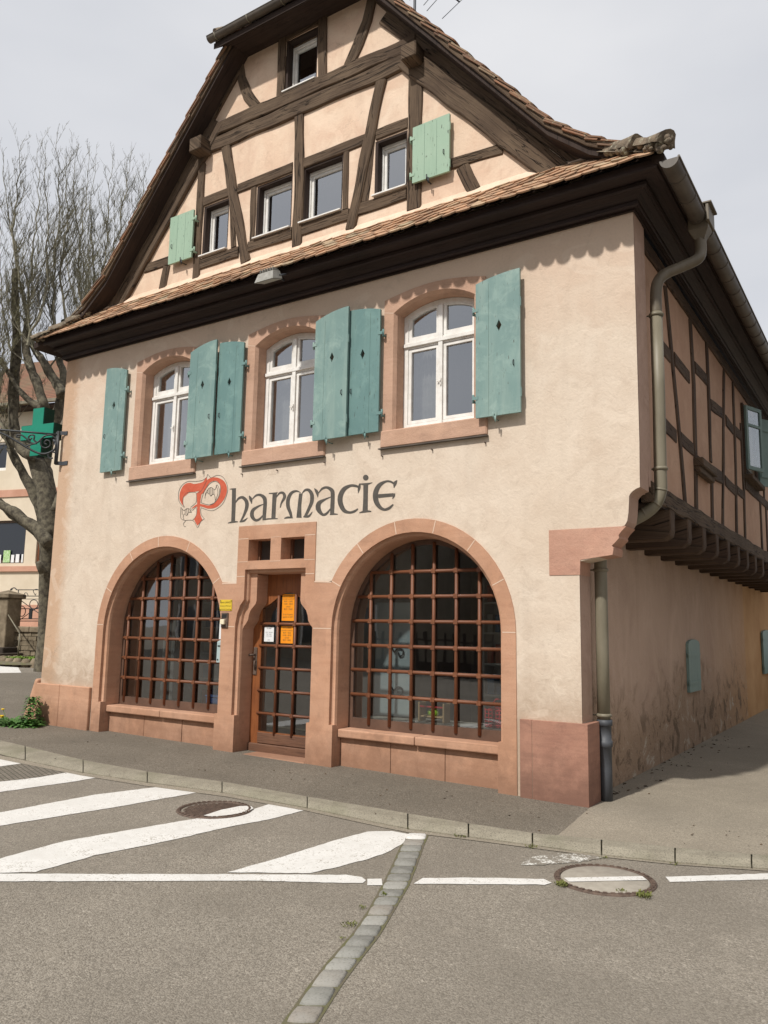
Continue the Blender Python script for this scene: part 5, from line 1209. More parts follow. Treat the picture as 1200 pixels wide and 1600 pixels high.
# floodlight under the eaves
fx, fz = -3.72, 5.80
FL = empty('floodlight', (fx, -.50, fz), label='small grey floodlight fixed under the eaves above the middle window', cat='lamp')
w = MB(); vs = [(-.15, -.16, -.03), (.15, -.16, -.03), (.15, .02, .03), (-.15, .02, .03), (-.12, -.13, .09), (.12, -.13, .09), (.12, .0, .13), (-.12, .0, .13)]
w.add(vs, [(0, 4, 5, 1), (1, 5, 6, 2), (2, 6, 7, 3), (3, 7, 4, 0), (4, 7, 6, 5)])
for k in range(6): w.box(-.10+k*.04-.004, -.10+k*.04+.004, -.12, .0, .10, .15)
M['grey_alu'] = mat('grey_aluminium', (.30, .29, .26), .5, simple_noise((.24, .23, .20), (.36, .35, .32), 20, .1))
w.build('lamp_housing', M['grey_alu'], FL, bevel=.006)
w = MB(); w.add([(-.14, -.155, -.034), (.14, -.155, -.034), (.14, .015, .024), (-.14, .015, .024)], [(3, 2, 1, 0)]); w.add([(-.14, -.155, -.026), (.14, -.155, -.026), (.14, .015, .032), (-.14, .015, .032)], [(0, 1, 2, 3)]); M['frost'] = mat('frosted_glass', (.5, .5, .46), .3); w.build('lamp_glass', M['frost'], FL)
w = MB(); w.tube([(-.17, -.06, .04), (-.17, .06, .10), (-.02, .10, .12), (.17, .06, .10), (.17, -.06, .04)], .01, 6); w.tube([(0, .10, .12), (0, .22, .12)], .014, 6); w.build('mounting_arm', M['cast'], FL)

# text helper: built in font turned into thin meshes
def text_mesh(lines, size, m, parent, origin, name='writing', gap=1.35, align='CENTER', depth=.0):
    for k, (s, f) in enumerate(lines):
        if not s: continue
        cu = bpy.data.curves.new('t', 'FONT'); cu.body = s; cu.size = size*f; cu.align_x = align; cu.resolution_u = 2
        o = bpy.data.objects.new('t', cu); COL.objects.link(o); dg = bpy.context.evaluated_depsgraph_get(); me = bpy.data.meshes.new_from_object(o.evaluated_get(dg)); bpy.data.objects.remove(o)
        q = bpy.data.objects.new(name, me); me.materials.clear(); me.materials.append(m); COL.objects.link(q); q.parent = parent
        q.location = (origin[0], origin[1], origin[2]-k*size*gap); q.rotation_euler = (R(90), 0, 0)
M['ink'] = mat('black_ink', (.02, .02, .02), .8); M['brass'] = mat('yellow_brass', (.72, .50, .035), .35, simple_noise((.72, .52, .03), (.62, .44, .05), 8, 0), .5)
a = FP(344, 939); b = FP(365, 952.5)
PQ = empty('name_plaque', ((a[0]+b[0])/2, -.014, (a[1]+b[1])/2), label='yellow brass plaque with black writing above the door bell', cat='plaque')
w = MB(); hx, hz = .105, .07; w.box(-hx, hx, -.006, 0, -hz, hz); w.build('plate', M['brass'], PQ, bevel=.002)
text_mesh([('Marie LANOT', 1.15), ('docteur en Pharmacie', .72), ('pharmacien responsable', .55), ('', 1)], .03, M['ink'], PQ, (0, -.0075, .025))
for sx in (-1, 1):
    for sz in (-1, 1): w = MB(); w.tube([(sx*(hx-.013), -.004, sz*(hz-.012)), (sx*(hx-.013), -.010, sz*(hz-.012))], .006, 8); w.build('screw', M['ink'], PQ)
a = FP(353, 969)
DB = empty('door_bell', (a[0], -.014, a[1]), label='metal door bell panel with a cream push button beside the door', cat='door bell')
w = MB(); w.box(-.058, .058, -.018, 0, -.095, .095); w.build('panel', M['rust'], DB, bevel=.005)
w = MB(); w.box(-.04, .04, -.021, -.018, .03, .075); w.build('grille', M['ink'], DB)
w = MB(); w.box(-.042, .03, -.055, -.018, -.055, .01); w.build('button', mat('cream_plastic', (.75, .68, .5), .4), DB, bevel=.008, seg=2)

# letter box inside the left arch, right against the pier
MBX = empty('letter_box', (-4.93, .20, 1.27), label='pale blue letter box hung against the pier in the left arch', cat='letter box')
M['paleblue'] = mat('pale_blue_paint', (.36, .46, .46), .5, simple_noise((.34, .44, .44), (.41, .50, .50), 6, .05))
w = MB(); w.add([(-.085, -.05, -.15), (.085, -.05, -.15), (.085, .05, -.15), (-.085, .05, -.15), (-.085, -.05, .12), (.085, -.05, .12), (.085, .05, .16), (-.085, .05, .16)], [(0, 3, 2, 1), (4, 5, 6, 7), (0, 1, 5, 4), (1, 2, 6, 5), (2, 3, 7, 6), (3, 0, 4, 7)]); w.build('box', M['paleblue'], MBX, bevel=.006)
w = MB(); w.box(-.065, .065, -.055, -.0505, .06, .075); w.build('slot', M['ink'], MBX)
w = MB(); w.tube([(-.055, -.05, -.11), (-.055, -.058, -.11)], .01, 8); w.build('keyhole', M['ink'], MBX)
NT = empty('paper_notice', (-5.05, .3205, 1.52), label='white sheet behind the grille just above the letter box', cat='notice')
w = MB(); w.box(-.10, .14, -.001, 0, -.13, .13); M['paper'] = mat('white_paper', (.75, .76, .76), .8); w.build('sheet', M['paper'], NT)
# sheets taped inside the door glass
M['orange'] = mat('orange_paper', (.83, .30, .012), .8, simple_noise((.84, .31, .012), (.78, .26, .012), 5, .0))
def sheet_on_door(label, m, x0, x1, z0, z1, lines, size):
    e = empty('paper_notice', ((x0+x1)/2, DY+.0135, (z0+z1)/2), label=label, cat='notice', group=None)
    w = MB(); n = 6; vs = []
    for i in range(n+1):
        for j in (0, 1): vs.append(((x1-x0)*(i/n-.5), -.001+.001*math.sin(i*1.7+j), (z1-z0)*(j-.5)))
    w.add(vs, [(2*i, 2*i+2, 2*i+3, 2*i+1) for i in range(n)]); w.build('sheet', m, e)
    text_mesh(lines, size, M['ink_soft'], e, (0, -.0035, (z1-z0)/2-size*1.3), gap=1.25)
M['ink_soft'] = mat('faded_print', (.25, .16, .05), .8)
tx = [('HORAIRES', 1.3), ('du lundi au vendredi', .9), ('8h30 - 12h00', 1), ('14h00 - 18h30', 1), ('samedi', 1), ('8h30 - 12h00', 1), ('', 1), ('En cas d\'urgence', .9), ('appeler le 3237', 1)]
sheet_on_door('long orange notice in the middle top pane of the door', M['orange'], -4.045, -3.845, 1.675, 2.01, tx, .026)
sheet_on_door('shorter orange notice in the pane below the long orange one', M['orange'], -4.05, -3.85, 1.395, 1.61, tx[:6], .024)
M['ink_soft'] = mat('grey_print', (.12, .12, .12), .8)
sheet_on_door('white notice in the left pane of the door', M['paper'], -4.325, -4.165, 1.41, 1.595, [('OUVERT', 1.1), ('', 1), ('Lundi - Vendredi', .9), ('9h00 - 12h00', .8), ('14h00 - 18h00', .8), ('', 1), ('Samedi', .8), ('9h - 12h', .8)], .019)

for k_, c_ in enumerate([(.5, .5, .48), (.12, .25, .42), (.42, .12, .08), (.16, .34, .2)]): M['pk%d' % k_] = mat('product_card', c_, .5)
# things standing inside the right arch
M['red_plastic'] = mat('red_plastic', (.42, .02, .03), .4); M['white_plastic'] = mat('white_plastic', (.7, .7, .68), .4)
def crate(x, y, z, wx, wy, hz, m, label):
    e = empty('basket', (x, y, z), label=label, cat='basket'); w = MB(); t = .012
    for k in range(5):
        zz = .02+(hz-.04)*k/4; r_ = t*.5
        for (a, b) in (((-wx, -wy), (wx, -wy)), ((wx, -wy), (wx, wy)), ((wx, wy), (-wx, wy)), ((-wx, wy), (-wx, -wy))): w.tube([(a[0], a[1], zz), (b[0], b[1], zz)], .010 if k in (0, 4) else .007, 5)
    for k in range(9):
        x_ = -wx+2*wx*k/8
        for yy in (-wy, wy): w.tube([(x_, yy, 0), (x_, yy, hz)], .007, 5)
    w.box(-wx, wx, -wy, wy, 0, .012); w.build('basket_body', m, e)
    h = MB(); h.tube([(-wx, 0, hz), (-wx*.6, 0, hz+.09), (wx*.6, 0, hz+.09), (wx, 0, hz)], .01, 6); h.build('handle', m, e)
crate(-1.18, .72, .56, .17, .13, .20, M['red_plastic'], 'red plastic basket standing behind the right arched grille')
w = PMB(); w.box(-3.0, -.95, .42, .95, .45, .55); w.part('window_shelf', M['room'])
w = MB(); w.box(-.10, .14, -.10, .10, 0, .16); w.box(-.11, .15, -.11, .11, .161, .185); o = w.build('white_box', M['white_plastic'], bevel=.006); o.location = (-.86, .62, .555); tag(o, 'white lidded box at the right end of the right arched window', 'box')
e = empty('toy_cart', (-2.02, .64, .555), label='small wooden toy cart with a red rail and green load behind the grille', cat='toy')
w = MB(); w.box(-.14, .14, -.07, .07, .05, .07); w.build('deck', mat('pale_wood', (.4, .27, .14), .6), e, bevel=.006)
for sx in (-.17, .15): w = MB(); w.box(sx, sx+.02, -.08, .08, 0, .22); w.build('end_board', mat('pale_wood_end', (.45, .3, .16), .6), e, bevel=.008)
w = MB(); w.tube([(-.15, -.06, .17), (.15, -.06, .17)], .012, 6); w.build('rail', M['red_plastic'], e)
w = MB(); w.ball((.03, -.02, .105), .045, 8); w.ball((-.05, .0, .10), .04, 8); w.build('load', mat('lime_green', (.3, .5, .03), .5), e)
# pale panel with wrought iron scrolls seen inside, left part of the right arch
w = MB(); w.box(-2.95, -2.42, .80, .83, .56, 1.92); o = w.build('pale_screen', mat('pale_panel', (.34, .38, .39), .6, simple_noise((.30, .35, .37), (.38, .42, .42), 2, .02))); tag(o, 'pale blue grey screen standing inside at the left of the right arch', 'screen')
def scroll(z): return catmull([(-2.66, z), (-2.60, z+.05), (-2.54, z+.03), (-2.54, z-.03), (-2.59, z-.04), (-2.60, z)], n=5)
for z, lb in ((1.32, 'upper black iron scroll on the pale panel inside the right arch'), (.86, 'lower black iron scroll on the pale panel inside the right arch')):
    w = MB(); w.tube([(x, .78, zz) for x, zz in scroll(z)], .009, 6); w.tube([(-2.66, .78, z), (-2.72, .78, z+.08), (-2.70, .79, z+.12)], .008, 6); o = w.build('iron_scroll', M['iron']); tag(o, lb, 'scroll')
M['dim_curtain'] = mat('grey_curtain', (.13, .13, .125), .9)
# curtain edge and boards inside the left arch
w = MB(); N = 16; vs = []
for i in range(N+1): x = -6.72+.28*i/N; y = .75+.025*math.sin(i*1.5); vs += [(x, y, .15), (x+.06*math.sin(i*.2), y, 2.5)]
w.add(vs, [(2*i, 2*i+2, 2*i+3, 2*i+1) for i in range(N)], sm=True); o = w.build('curtain', M['dim_curtain']); tag(o, 'narrow pale curtain hanging inside the left arched window', 'curtain')
w = MB(); w.box(-.19, .19, -.14, .14, 0, .50); w.box(-.2, .2, -.15, .15, .50, .53); o = w.build('blue_bin', mat('blue_plastic', (.05, .10, .24), .4), bevel=.01); o.location = (-5.42, .72, .12); tag(o, 'dark blue bin just behind the left arched grille', 'bin')

rs_ = random.Random(12)
for (sx, sy, wd, lab) in ((-6.35, 1.9, .62, 'shelves of small boxes dimly seen inside the left arch'), (-1.55, 2.3, .60, 'shelves of small boxes dimly seen inside the right arch')):
    e = empty('display_shelves', (sx, sy, .1), label=lab, cat='shelves'); w = MB(); w.box(-wd, -wd+.03, -.15, .15, 0, 2.2); w.box(wd-.03, wd, -.15, .15, 0, 2.2); w.box(-wd, wd, .13, .15, 0, 2.2); w.build('cabinet', M['white_plastic'], e)
    for k in range(5):
        w = MB(); w.box(-wd+.032, wd-.032, -.15, .128, .25+.4*k, .275+.4*k); sh = w.build('shelf', M['white_plastic'], e); x = -wd+.06
        while x < wd-.16:
            bw = rs_.uniform(.06, .14); bh = rs_.uniform(.10, .26); w = MB(); w.box(x, x+bw, -.12, .05, .277+.4*k, .277+.4*k+bh); w.build('product_box', M['pk%d' % rs_.randint(0, 3)], sh); x += bw+rs_.uniform(.01, .06)
# dandelion clump at the foot of the left corner
WD = empty('dandelion_clump', (-8.50, -.34, gz(-8.45)), label='leafy green weed clump with yellow flowers at the left corner of the house', cat='weed')
w = MB(); random.seed(3)
def leafb(w, p, d, L, wd, droop, tilt_=0.0):
    d = d.normalized(); s_ = d.cross(Vector((0, 0, 1))); s_ = s_.normalized() if s_.length > .1 else Vector((1, 0, 0)); vs = []; N = 6
    for i in range(N+1):
        t = i/N; c = p+d*L*t+Vector((0, 0, -droop*L*t*t)); ww = wd*(math.sin(math.pi*min(1, t*.9+.08))**.8)*(1+.35*(i % 2)); vs += [c+s_*ww+Vector((0, 0, ww*.3)), c-s_*ww+Vector((0, 0, ww*.3))]
    w.add(vs, [(2*i, 2*i+2, 2*i+3, 2*i+1) for i in range(N)])
for k in range(420):
    a = random.uniform(0, 6.28); r = random.random()**.6*.34; p = Vector((r*math.cos(a)*1.15, r*math.sin(a)*.55, 0)); el = random.uniform(.15, 1.0)
    leafb(w, p, Vector((math.cos(a)+random.uniform(-.6, .6), math.sin(a)+random.uniform(-.6, .6), el)), random.uniform(.10, .22), random.uniform(.014, .030), random.uniform(.1, .7))
for k in range(230):                             # tall leafy stem at the back
    h = random.random()**1.2*.42; a = random.uniform(0, 6.28); rr = .15*(1-1.6*h)
    leafb(w, Vector((.12+rr*math.cos(a)+.06*h, .12+rr*math.sin(a)*.6, h*.95)), Vector((math.cos(a), math.sin(a), random.uniform(.0, .8))), random.uniform(.06, .12), random.uniform(.012, .024), random.uniform(.1, .6))
w.build('leaves', M['leaf'], WD)
for k, (x, y, z) in enumerate([(-.31, -.10, .11), (-.33, -.05, .20), (-.22, -.12, .10), (-.20, -.13, .12)]):
    w = MB(); w.tube([(x*.6, y*.5, 0), (x, y, z)], .004, 5); o = w.build('stem', M['leaf'], WD)
    f = MB(); f.lathe(x, y, [(.001, z+.012), (.02, z+.014), (.026, z+.004), (.012, z-.006), (.001, z-.006)], 10); f.build('flower', M['yellow'], WD)

# aerial on the roof
AN = empty('tv_aerial', (-2.3, 3, 10.3), label='thin metal television aerial rising above the right roof slope', cat='aerial')
w = MB()
def AP(x, y, Y=3.0): v = ray(x, y); t = (Y-CAM.y)/v.y; return CAM+v*t-Vector((-2.3, 3, 10.3))
base = AP(648, 10); w.tube([(base.x, 0, -1.5), (base.x, 0, base.z+2.2)], .025, 8); w.build('mast', M['cast'], AN)
w = MB(); bm0 = AP(640, -60); bm1 = AP(718, 3); bm0.y = 0; bm1.y = .0; w.tube([bm0, bm1], .014, 6); w.build('boom', M['cast'], AN)
for x0, y0, x1, y1 in ((674, -6, 662, 8), (690, -9, 667, 17), (718, 3, 691, 29), (655, -25, 640, 0)):
    a = AP(x1, y1); b = AP(x0, y0); a.y = -.25; a = AP(x1, y1, 2.7); c = b+(b-a)*.8; w = MB(); w.tube([a, c], .006, 5); w.build('rod', M['cast'], AN)

# ------------------------------------------------------------------ beyond the lane: ochre house behind
H2 = empty('ochre_house', (0, 16, 0), label='ochre plastered house standing beyond the far end of the lane wall', cat='house')
M['ochre'] = mat('ochre_plaster', (.45, .23, .08), .95, simple_noise((.42, .23, .10), (.52, .31, .15), 1.2, .3))
w = MB(); w.box(-.36, -.11, -6.4, 6, -.3, 2.9); w.box(-.36, .5, -3.4, 6, 2.9, 5.6); w.build('wall', M['ochre'], H2)
# ------------------------------------------------------------------ left background
O_L = GP(30, 1028); dL = Vector((-math.cos(R(14)), -math.sin(R(14)), 0)); nL = Vector((-dL.y, dL.x, 0))     # nL points away from the camera
if nL.dot(O_L-CAM) < 0: nL = -nL
RT = -math.atan2(-dL.y, -dL.x)
rotL = math.atan2(-dL.y, -dL.x)
def LP(x, y, off=0.0):
    """photo point on a plane parallel to the low wall, off metres behind it -> (u to the right, z)"""
    v = ray(x, y); P = O_L+nL*off; t = (P-CAM).dot(nL)/v.dot(nL); q = CAM+v*t-P; return (-(q.dot(dL)), q.z+P.z)
LBASE = O_L.z
fl = lambda off: (lambda u, z, d: (u, off-d, z-LBASE))
def lempty(name, **k):
    e = empty(name, O_L, rotL, **k); return e
M['cream_wall'] = mat('cream_plaster', (.62, .53, .40), .95, simple_noise((.60, .51, .385), (.68, .59, .46), 1.0, .2))
M['old_stone'] = mat('mossy_old_stone', (.17, .135, .09), .95, simple_noise((.10, .078, .05), (.27, .22, .15), 3.2, .8))
M['pillar_stone'] = mat('dirty_pillar_stone', (.2, .16, .11), .95, simple_noise((.13, .10, .065), (.28, .225, .155), 2.5, .6))
M['dark_stone'] = mat('blackened_stone', (.06, .045, .035), .95, simple_noise((.035, .028, .022), (.085, .066, .05), 3, .6))
# low rubble wall with coping
a = LP(10, 1028); b = LP(110, 1028); ct = LP(40, 979)[1]
LW = lempty('retaining_wall', label='low mossy rubble stone wall with a coping under the iron railing', cat='wall')
u0 = LP(9, 1000)[0]; u1 = LP(140, 1000)[0]; H_ = ct-LBASE
w = MB(); w.box(u0, u1, .05, .35, -.6, H_-.18); w.build('wall_core', M['dark_stone'], LW)
w = MB(); random.seed(5); z = -.05
while z < H_-.19:
    hh = random.uniform(.10, .16); u = u0
    while u < u1:
        ww = random.uniform(.15, .36); w.box(u+.008, min(u+ww, u1)-.008, -.02+random.uniform(-.02, .02), .2, z+.006, min(z+hh, H_-.185)-.006); u += ww
    z += hh
w.build('rubble_face', M['old_stone'], LW, bevel=.02)
w = MB(); u = u0
while u < u1: w.box(u+.005, min(u+.95, u1)-.005, -.07, .42, H_-.18, H_); u += .95
w.build('coping', M['pillar_stone'], LW, bevel=.02)
# iron railing
RL = lempty('iron_railing', label='black wrought iron railing with circles and scrolls on the low stone wall', cat='railing')
def q5(x, y): return (x*.1374, 900+y*.1374)
def LT(x, y, off=.15): u, z = LP(*q5(x, y), off); return (u, off, z-LBASE)
w = MB(); 
for y in (157, 228, 262, 372, 487, 512): w.tube([LT(190, y), LT(1100, y)], .014 if y != 262 else .009, 5)
w.build('rail', M['iron'], RL)
for k, cx_ in enumerate((385, 385+285, 385+570)):
    w = MB()
    w.tube([LT(cx_+47*math.cos(a*.3142), 322+52*math.sin(a*.3142)) for a in range(21)], .014, 5)
    w.tube([LT(cx_-140+45*math.cos(a*.3142), 400+58*math.sin(a*.3142)) for a in range(21)], .014, 5)
    w.tube([LT(cx_-165, 265), LT(cx_, 385), LT(cx_+160, 490)], .013, 5); w.tube([LT(cx_-180, 515), LT(cx_, 385), LT(cx_+160, 300)], .013, 5)
    w.tube([LT(cx_-90+23*math.cos(R(a)), 228-38*math.sin(R(a))) for a in range(0, 181, 15)], .011, 5)
    w.tube([LT(x, y) for x, y in catmull([(cx_+15, 215), (cx_, 190), (cx_-5, 165), (cx_+35, 150), (cx_+70, 180), (cx_+85, 215), (cx_+105, 215), (cx_+100, 195)], n=4)], .011, 5)
    w.tube([LT(cx_+15, 220), LT(cx_+25, 198)], .011, 5); w.box(LT(cx_-17, 0)[0], LT(cx_+15, 0)[0], .13, .17, LT(0, 485)[2], LT(0, 372)[2]); w.tube([LT(cx_-175, 157), LT(cx_-175, 515)], .016, 5)
    w.build('scroll_panel', M['iron'], RL)
w = MB(); w.tube([LT(x, y) for x, y in catmull([(190, 157), (165, 135), (130, 145), (120, 160), (140, 155)], n=4)], .018, 5); w.build('end_curl', M['iron'], RL)
# gate pillars
def pillar(uc, label, off=-.12):
    e = lempty('gate_pillar', label=label, cat='pillar'); zt = LP(15, 934)[1]-LBASE; hw = .30
    w = MB(); w.box(uc-hw, uc+hw, off-hw, off+hw, -.6, zt-.02); w.build('shaft', M['pillar_stone'], e, bevel=.02)
    w = MB(); h2 = hw+.08; w.box(uc-h2, uc+h2, off-h2, off+h2, zt-.02, zt+.10); w.add([(uc-h2, off-h2, zt+.101), (uc+h2, off-h2, zt+.101), (uc+h2, off+h2, zt+.101), (uc-h2, off+h2, zt+.101), (uc, off, zt+.24)], [(0, 1, 4), (1, 2, 4), (2, 3, 4), (3, 0, 4)]); w.build('cap', M['pillar_stone'], e, bevel=.015)
uc = (LP(3, 960)[0]+LP(27, 960)[0])/2
pillar(uc, 'square stone gate pillar with a pyramid cap beside the steps')
# steps
ST = lempty('stone_steps', label='dark stone steps going up beside the gate pillar', cat='steps')
us = LP(20, 1020)[0]
for k in range(4):
    w = MB(); zz = .17*k; w.box(us-3.2, LP(36-8*k, 1020)[0], -.95+.32*k, .2, zz-.3, zz+.165); w.build('step', M['dark_stone'], ST, bevel=.02)
w = MB(); A1 = LP(0, 952, -.4); A2 = LP(31, 990, -.9); w.tube([(A1[0], -.2, A1[1]-LBASE), (A2[0], -.9, A2[1]-LBASE)], .02, 6); w.tube([(A2[0], -.9, A2[1]-LBASE), (A2[0], -.9, 0.1)], .02, 6); o = w.build('handrail', M['zinc'], ST)
# raised forecourt behind the wall
w = MB(); w.box(-30, 60, .30, 8.0, -.8, H_-.25); o = w.build('forecourt', M['lane']); o.location = O_L; o.rotation_euler = (0, 0, rotL); o['kind'] = 'structure'
# cream house behind
OFF = 5.0
BH = lempty('cream_house', label='cream house with pink bands and a brown tiled roof behind the bare tree', cat='house')
zT = LP(40, 640, OFF)[1]-LBASE; zB = H_-.3
fb = lambda u, z, d: (u, OFF-d, z-LBASE)
uw0, uw1 = LP(-60, 850, OFF)[0], LP(39, 850, OFF)[0]; wz0 = LP(20, 880, OFF)[1]; wz1 = LP(20, 813, OFF)[1]
d0 = LP(57, 850, OFF)[0]; d1 = LP(85, 850, OFF)[0]
uz0, uz1 = LP(8, 735, OFF)[1], LP(8, 690, OFF)[1]; uu0, uu1 = LP(-16, 710, OFF)[0], LP(11, 710, OFF)[0]
w = MB(); ul, ur = LP(-120, 800, OFF)[0], LP(420, 800, OFF)[0]
prism(w, [(ul, LBASE+zB-.5), (ur, LBASE+zB-.5), (ur, LBASE+zT), (ul, LBASE+zT)], fb, -.3, 0, [[(uw0, wz0), (uw1, wz0), (uw1, wz1), (uw0, wz1)], [(d0, wz0), (d1, wz0), (d1, wz1), (d0, wz1)], [(uu0, uz0), (uu1, uz0), (uu1, uz1), (uu0, uz1)]]); w.build('wall', M['cream_wall'], BH)
w = MB(); w.box(ul+.1, ur-.1, OFF+.9, OFF+1.0, zB, zT); w.build('inner_wall', M['dark_room'], BH)
M['pink_band'] = mat('pink_stone_band', (.50, .27, .19), .9, simple_noise((.47, .25, .17), (.55, .31, .22), 1.5, .2)); M['dark_pane'] = mat('dark_window_glass', (.02, .024, .032), .08, None, .6)
for (ya, yb, dd) in ((885, 893, .10), (765, 776, .05)):
    za, zb_ = LP(30, yb, OFF)[1], LP(30, ya, OFF)[1]; w = MB(); w.box(ul, ur, OFF-dd, OFF, za-LBASE, zb_-LBASE); w.build('stone_band', M['pink_band'], BH)
w = MB(); za = LP(40, 965, OFF)[1]; zb_ = LP(40, 945, OFF)[1]; w.box(LP(20, 900, OFF)[0], ur, OFF-.06, OFF, zB-.3, zb_-LBASE); w.build('base_course', M['pink_band'], BH)
def bwin(a, b, c, d, nm='window', fw=.09, m='rust'):
    w = MB(); w.box(a, a+fw, OFF+.08, OFF+.16, c, d); w.box(b-fw, b, OFF+.08, OFF+.16, c, d); w.box(a+fw, b-fw, OFF+.08, OFF+.16, d-fw, d); w.box(a+fw, b-fw, OFF+.08, OFF+.16, c, c+fw*1.5); o = w.build(nm, M[m], BH)
    w = MB(); w.add([(a+fw, OFF+.12, c+fw), (b-fw, OFF+.12, c+fw), (b-fw, OFF+.12, d-fw), (a+fw, OFF+.12, d-fw)], [(0, 1, 2, 3)]); w.build('pane', M['dark_pane'], o); return o
bwin(uw0, uw1, wz0-LBASE, wz1-LBASE); bwin(d0, d1, wz0-LBASE, wz1-LBASE, m='brown_wood'); bwin(uu0, uu1, uz0-LBASE, uz1-LBASE, m='white')
for k, (xa, xb, ya, yb, lb, mm) in enumerate([(5.5, 17.5, 860, 879, 'pale green patterned card leaning in the shop window of the cream house', 'cardg'), (17.8, 23.5, 867, 879, 'small white card next to the green one in the far shop window', 'paper'), (25, 31.5, 866, 879, 'second small white card from the green one in the far shop window', 'paper'), (34, 37.5, 866, 879, 'narrow white card at the right end of the far shop window', 'paper'), (-2, 3, 867, 880, 'white card left of the green one in the far shop window', 'paper')]):
    if mm == 'cardg': M['cardg'] = mat('green_card', (.35, .55, .22), .8, simple_noise((.55, .68, .45), (.22, .42, .10), 14, 0))
    A1 = LP(xa, yb, OFF+.1); A2 = LP(xb, ya, OFF+.1); w = MB(); w.box(A1[0], A2[0], OFF+.06, OFF+.075, A1[1]-LBASE, A2[1]-LBASE); o = w.build('card', M[mm]); o.location = O_L; o.rotation_euler = (0, 0, rotL); tag(o, lb, 'card')
M['brown_roof'] = None
def roofm(t, p):
    n = NB(t); v = n.co('Object'); wv = n.n('ShaderNodeTexWave'); wv.wave_type = 'BANDS'; wv.bands_direction = 'Z'; wv.inputs['Scale'].default_value = 2.6; wv.inputs['Distortion'].default_value = .5; wv.inputs['Detail'].default_value = 2; wv.inputs['Detail Scale'].default_value = 6
    t.links.new(v, wv.inputs['Vector']); a = n.noise(v, 1.2, 5, .6); b = n.noise(v, 9, 4, .6)
    c = n.mix(n.ramp(a, [(.4, 0.), (.65, 1.)]), (.22, .10, .06), (.17, .13, .075)); c = n.mix(n.ramp(b, [(.4, 0.), (.7, .5)]), c, (.28, .15, .095)); c = n.mix(n.ramp(wv.outputs['Fac'], [(.2, .8), (.5, 0.)]), c, (.07, .045, .03)); t.links.new(c, p.inputs['Base Color']); n.bump(p, wv.outputs['Fac'], .6, .03)
M['brown_roof'] = mat('brown_tile_roof', (.3, .15, .09), .9, roofm)
zr = LP(40, 628, OFF-.5)[1]-LBASE; w = MB(); zt2 = zr+3.4; uh = LP(2, 560, OFF+2.5)[0]
w.add([(ul-.5, OFF-.6, zr), (ur, OFF-.6, zr), (ur, OFF+3.6, zt2), (uh, OFF+3.6, zt2), (ul-.5, OFF-.6, zr-.1), (ur, OFF-.6, zr-.1)], [(0, 1, 2, 3), (4, 5, 1, 0), (0, 3, 4)]); w.add([(ul-.5, OFF-.6, zr), (uh, OFF+3.6, zt2), (ul-.5, OFF+8, zr)], [(0, 1, 2)]); w.build('roof', M['brown_roof'], BH)
w = MB(); w.box(ul-.5, ur, OFF-.72, OFF-.56, zr-.14, zr-.02); w.build('gutter', M['zinc'], BH)
w = MB(); w.box(ul, ur, OFF-.55, OFF+.0, zr-.25, zr-.16); w.build('eaves', M['soffit'], BH)
# cobble edged tree bed
TBc = GP(52, 1036)
w = MB(); random.seed(9)
for k in range(26):
    a = 2*math.pi*k/26; x, y = 1.25*math.cos(a), .85*math.sin(a); t_ = random.uniform(.0, .03); w.lathe(x, y, [(.0001, .16+t_), (.09, .145+t_), (.135, .08), (.14, -.1)], 7)
TB = empty('tree_bed', TBc, 0, label='ring of cobbles with grass around the foot of the bare tree', cat='tree bed'); w.build('cobble_ring', M['pillar_stone'], TB)
w = MB(); w.lathe(0, 0, [(1.2, .0), (1.1, .07), (.0001, .12)], 20); w.build('soil', M['joint'], TB); w = MB(); random.seed(4)
for k in range(900):
    a = random.uniform(0, 6.28); r = math.sqrt(random.random())*1.05; tuft(w, (r*math.cos(a), r*math.sin(a)*.68, .09), .02, 1, .10)
g = w.build('grass', mat('fresh_grass', (.16, .26, .04), .8), TB); g['kind'] = 'stuff'

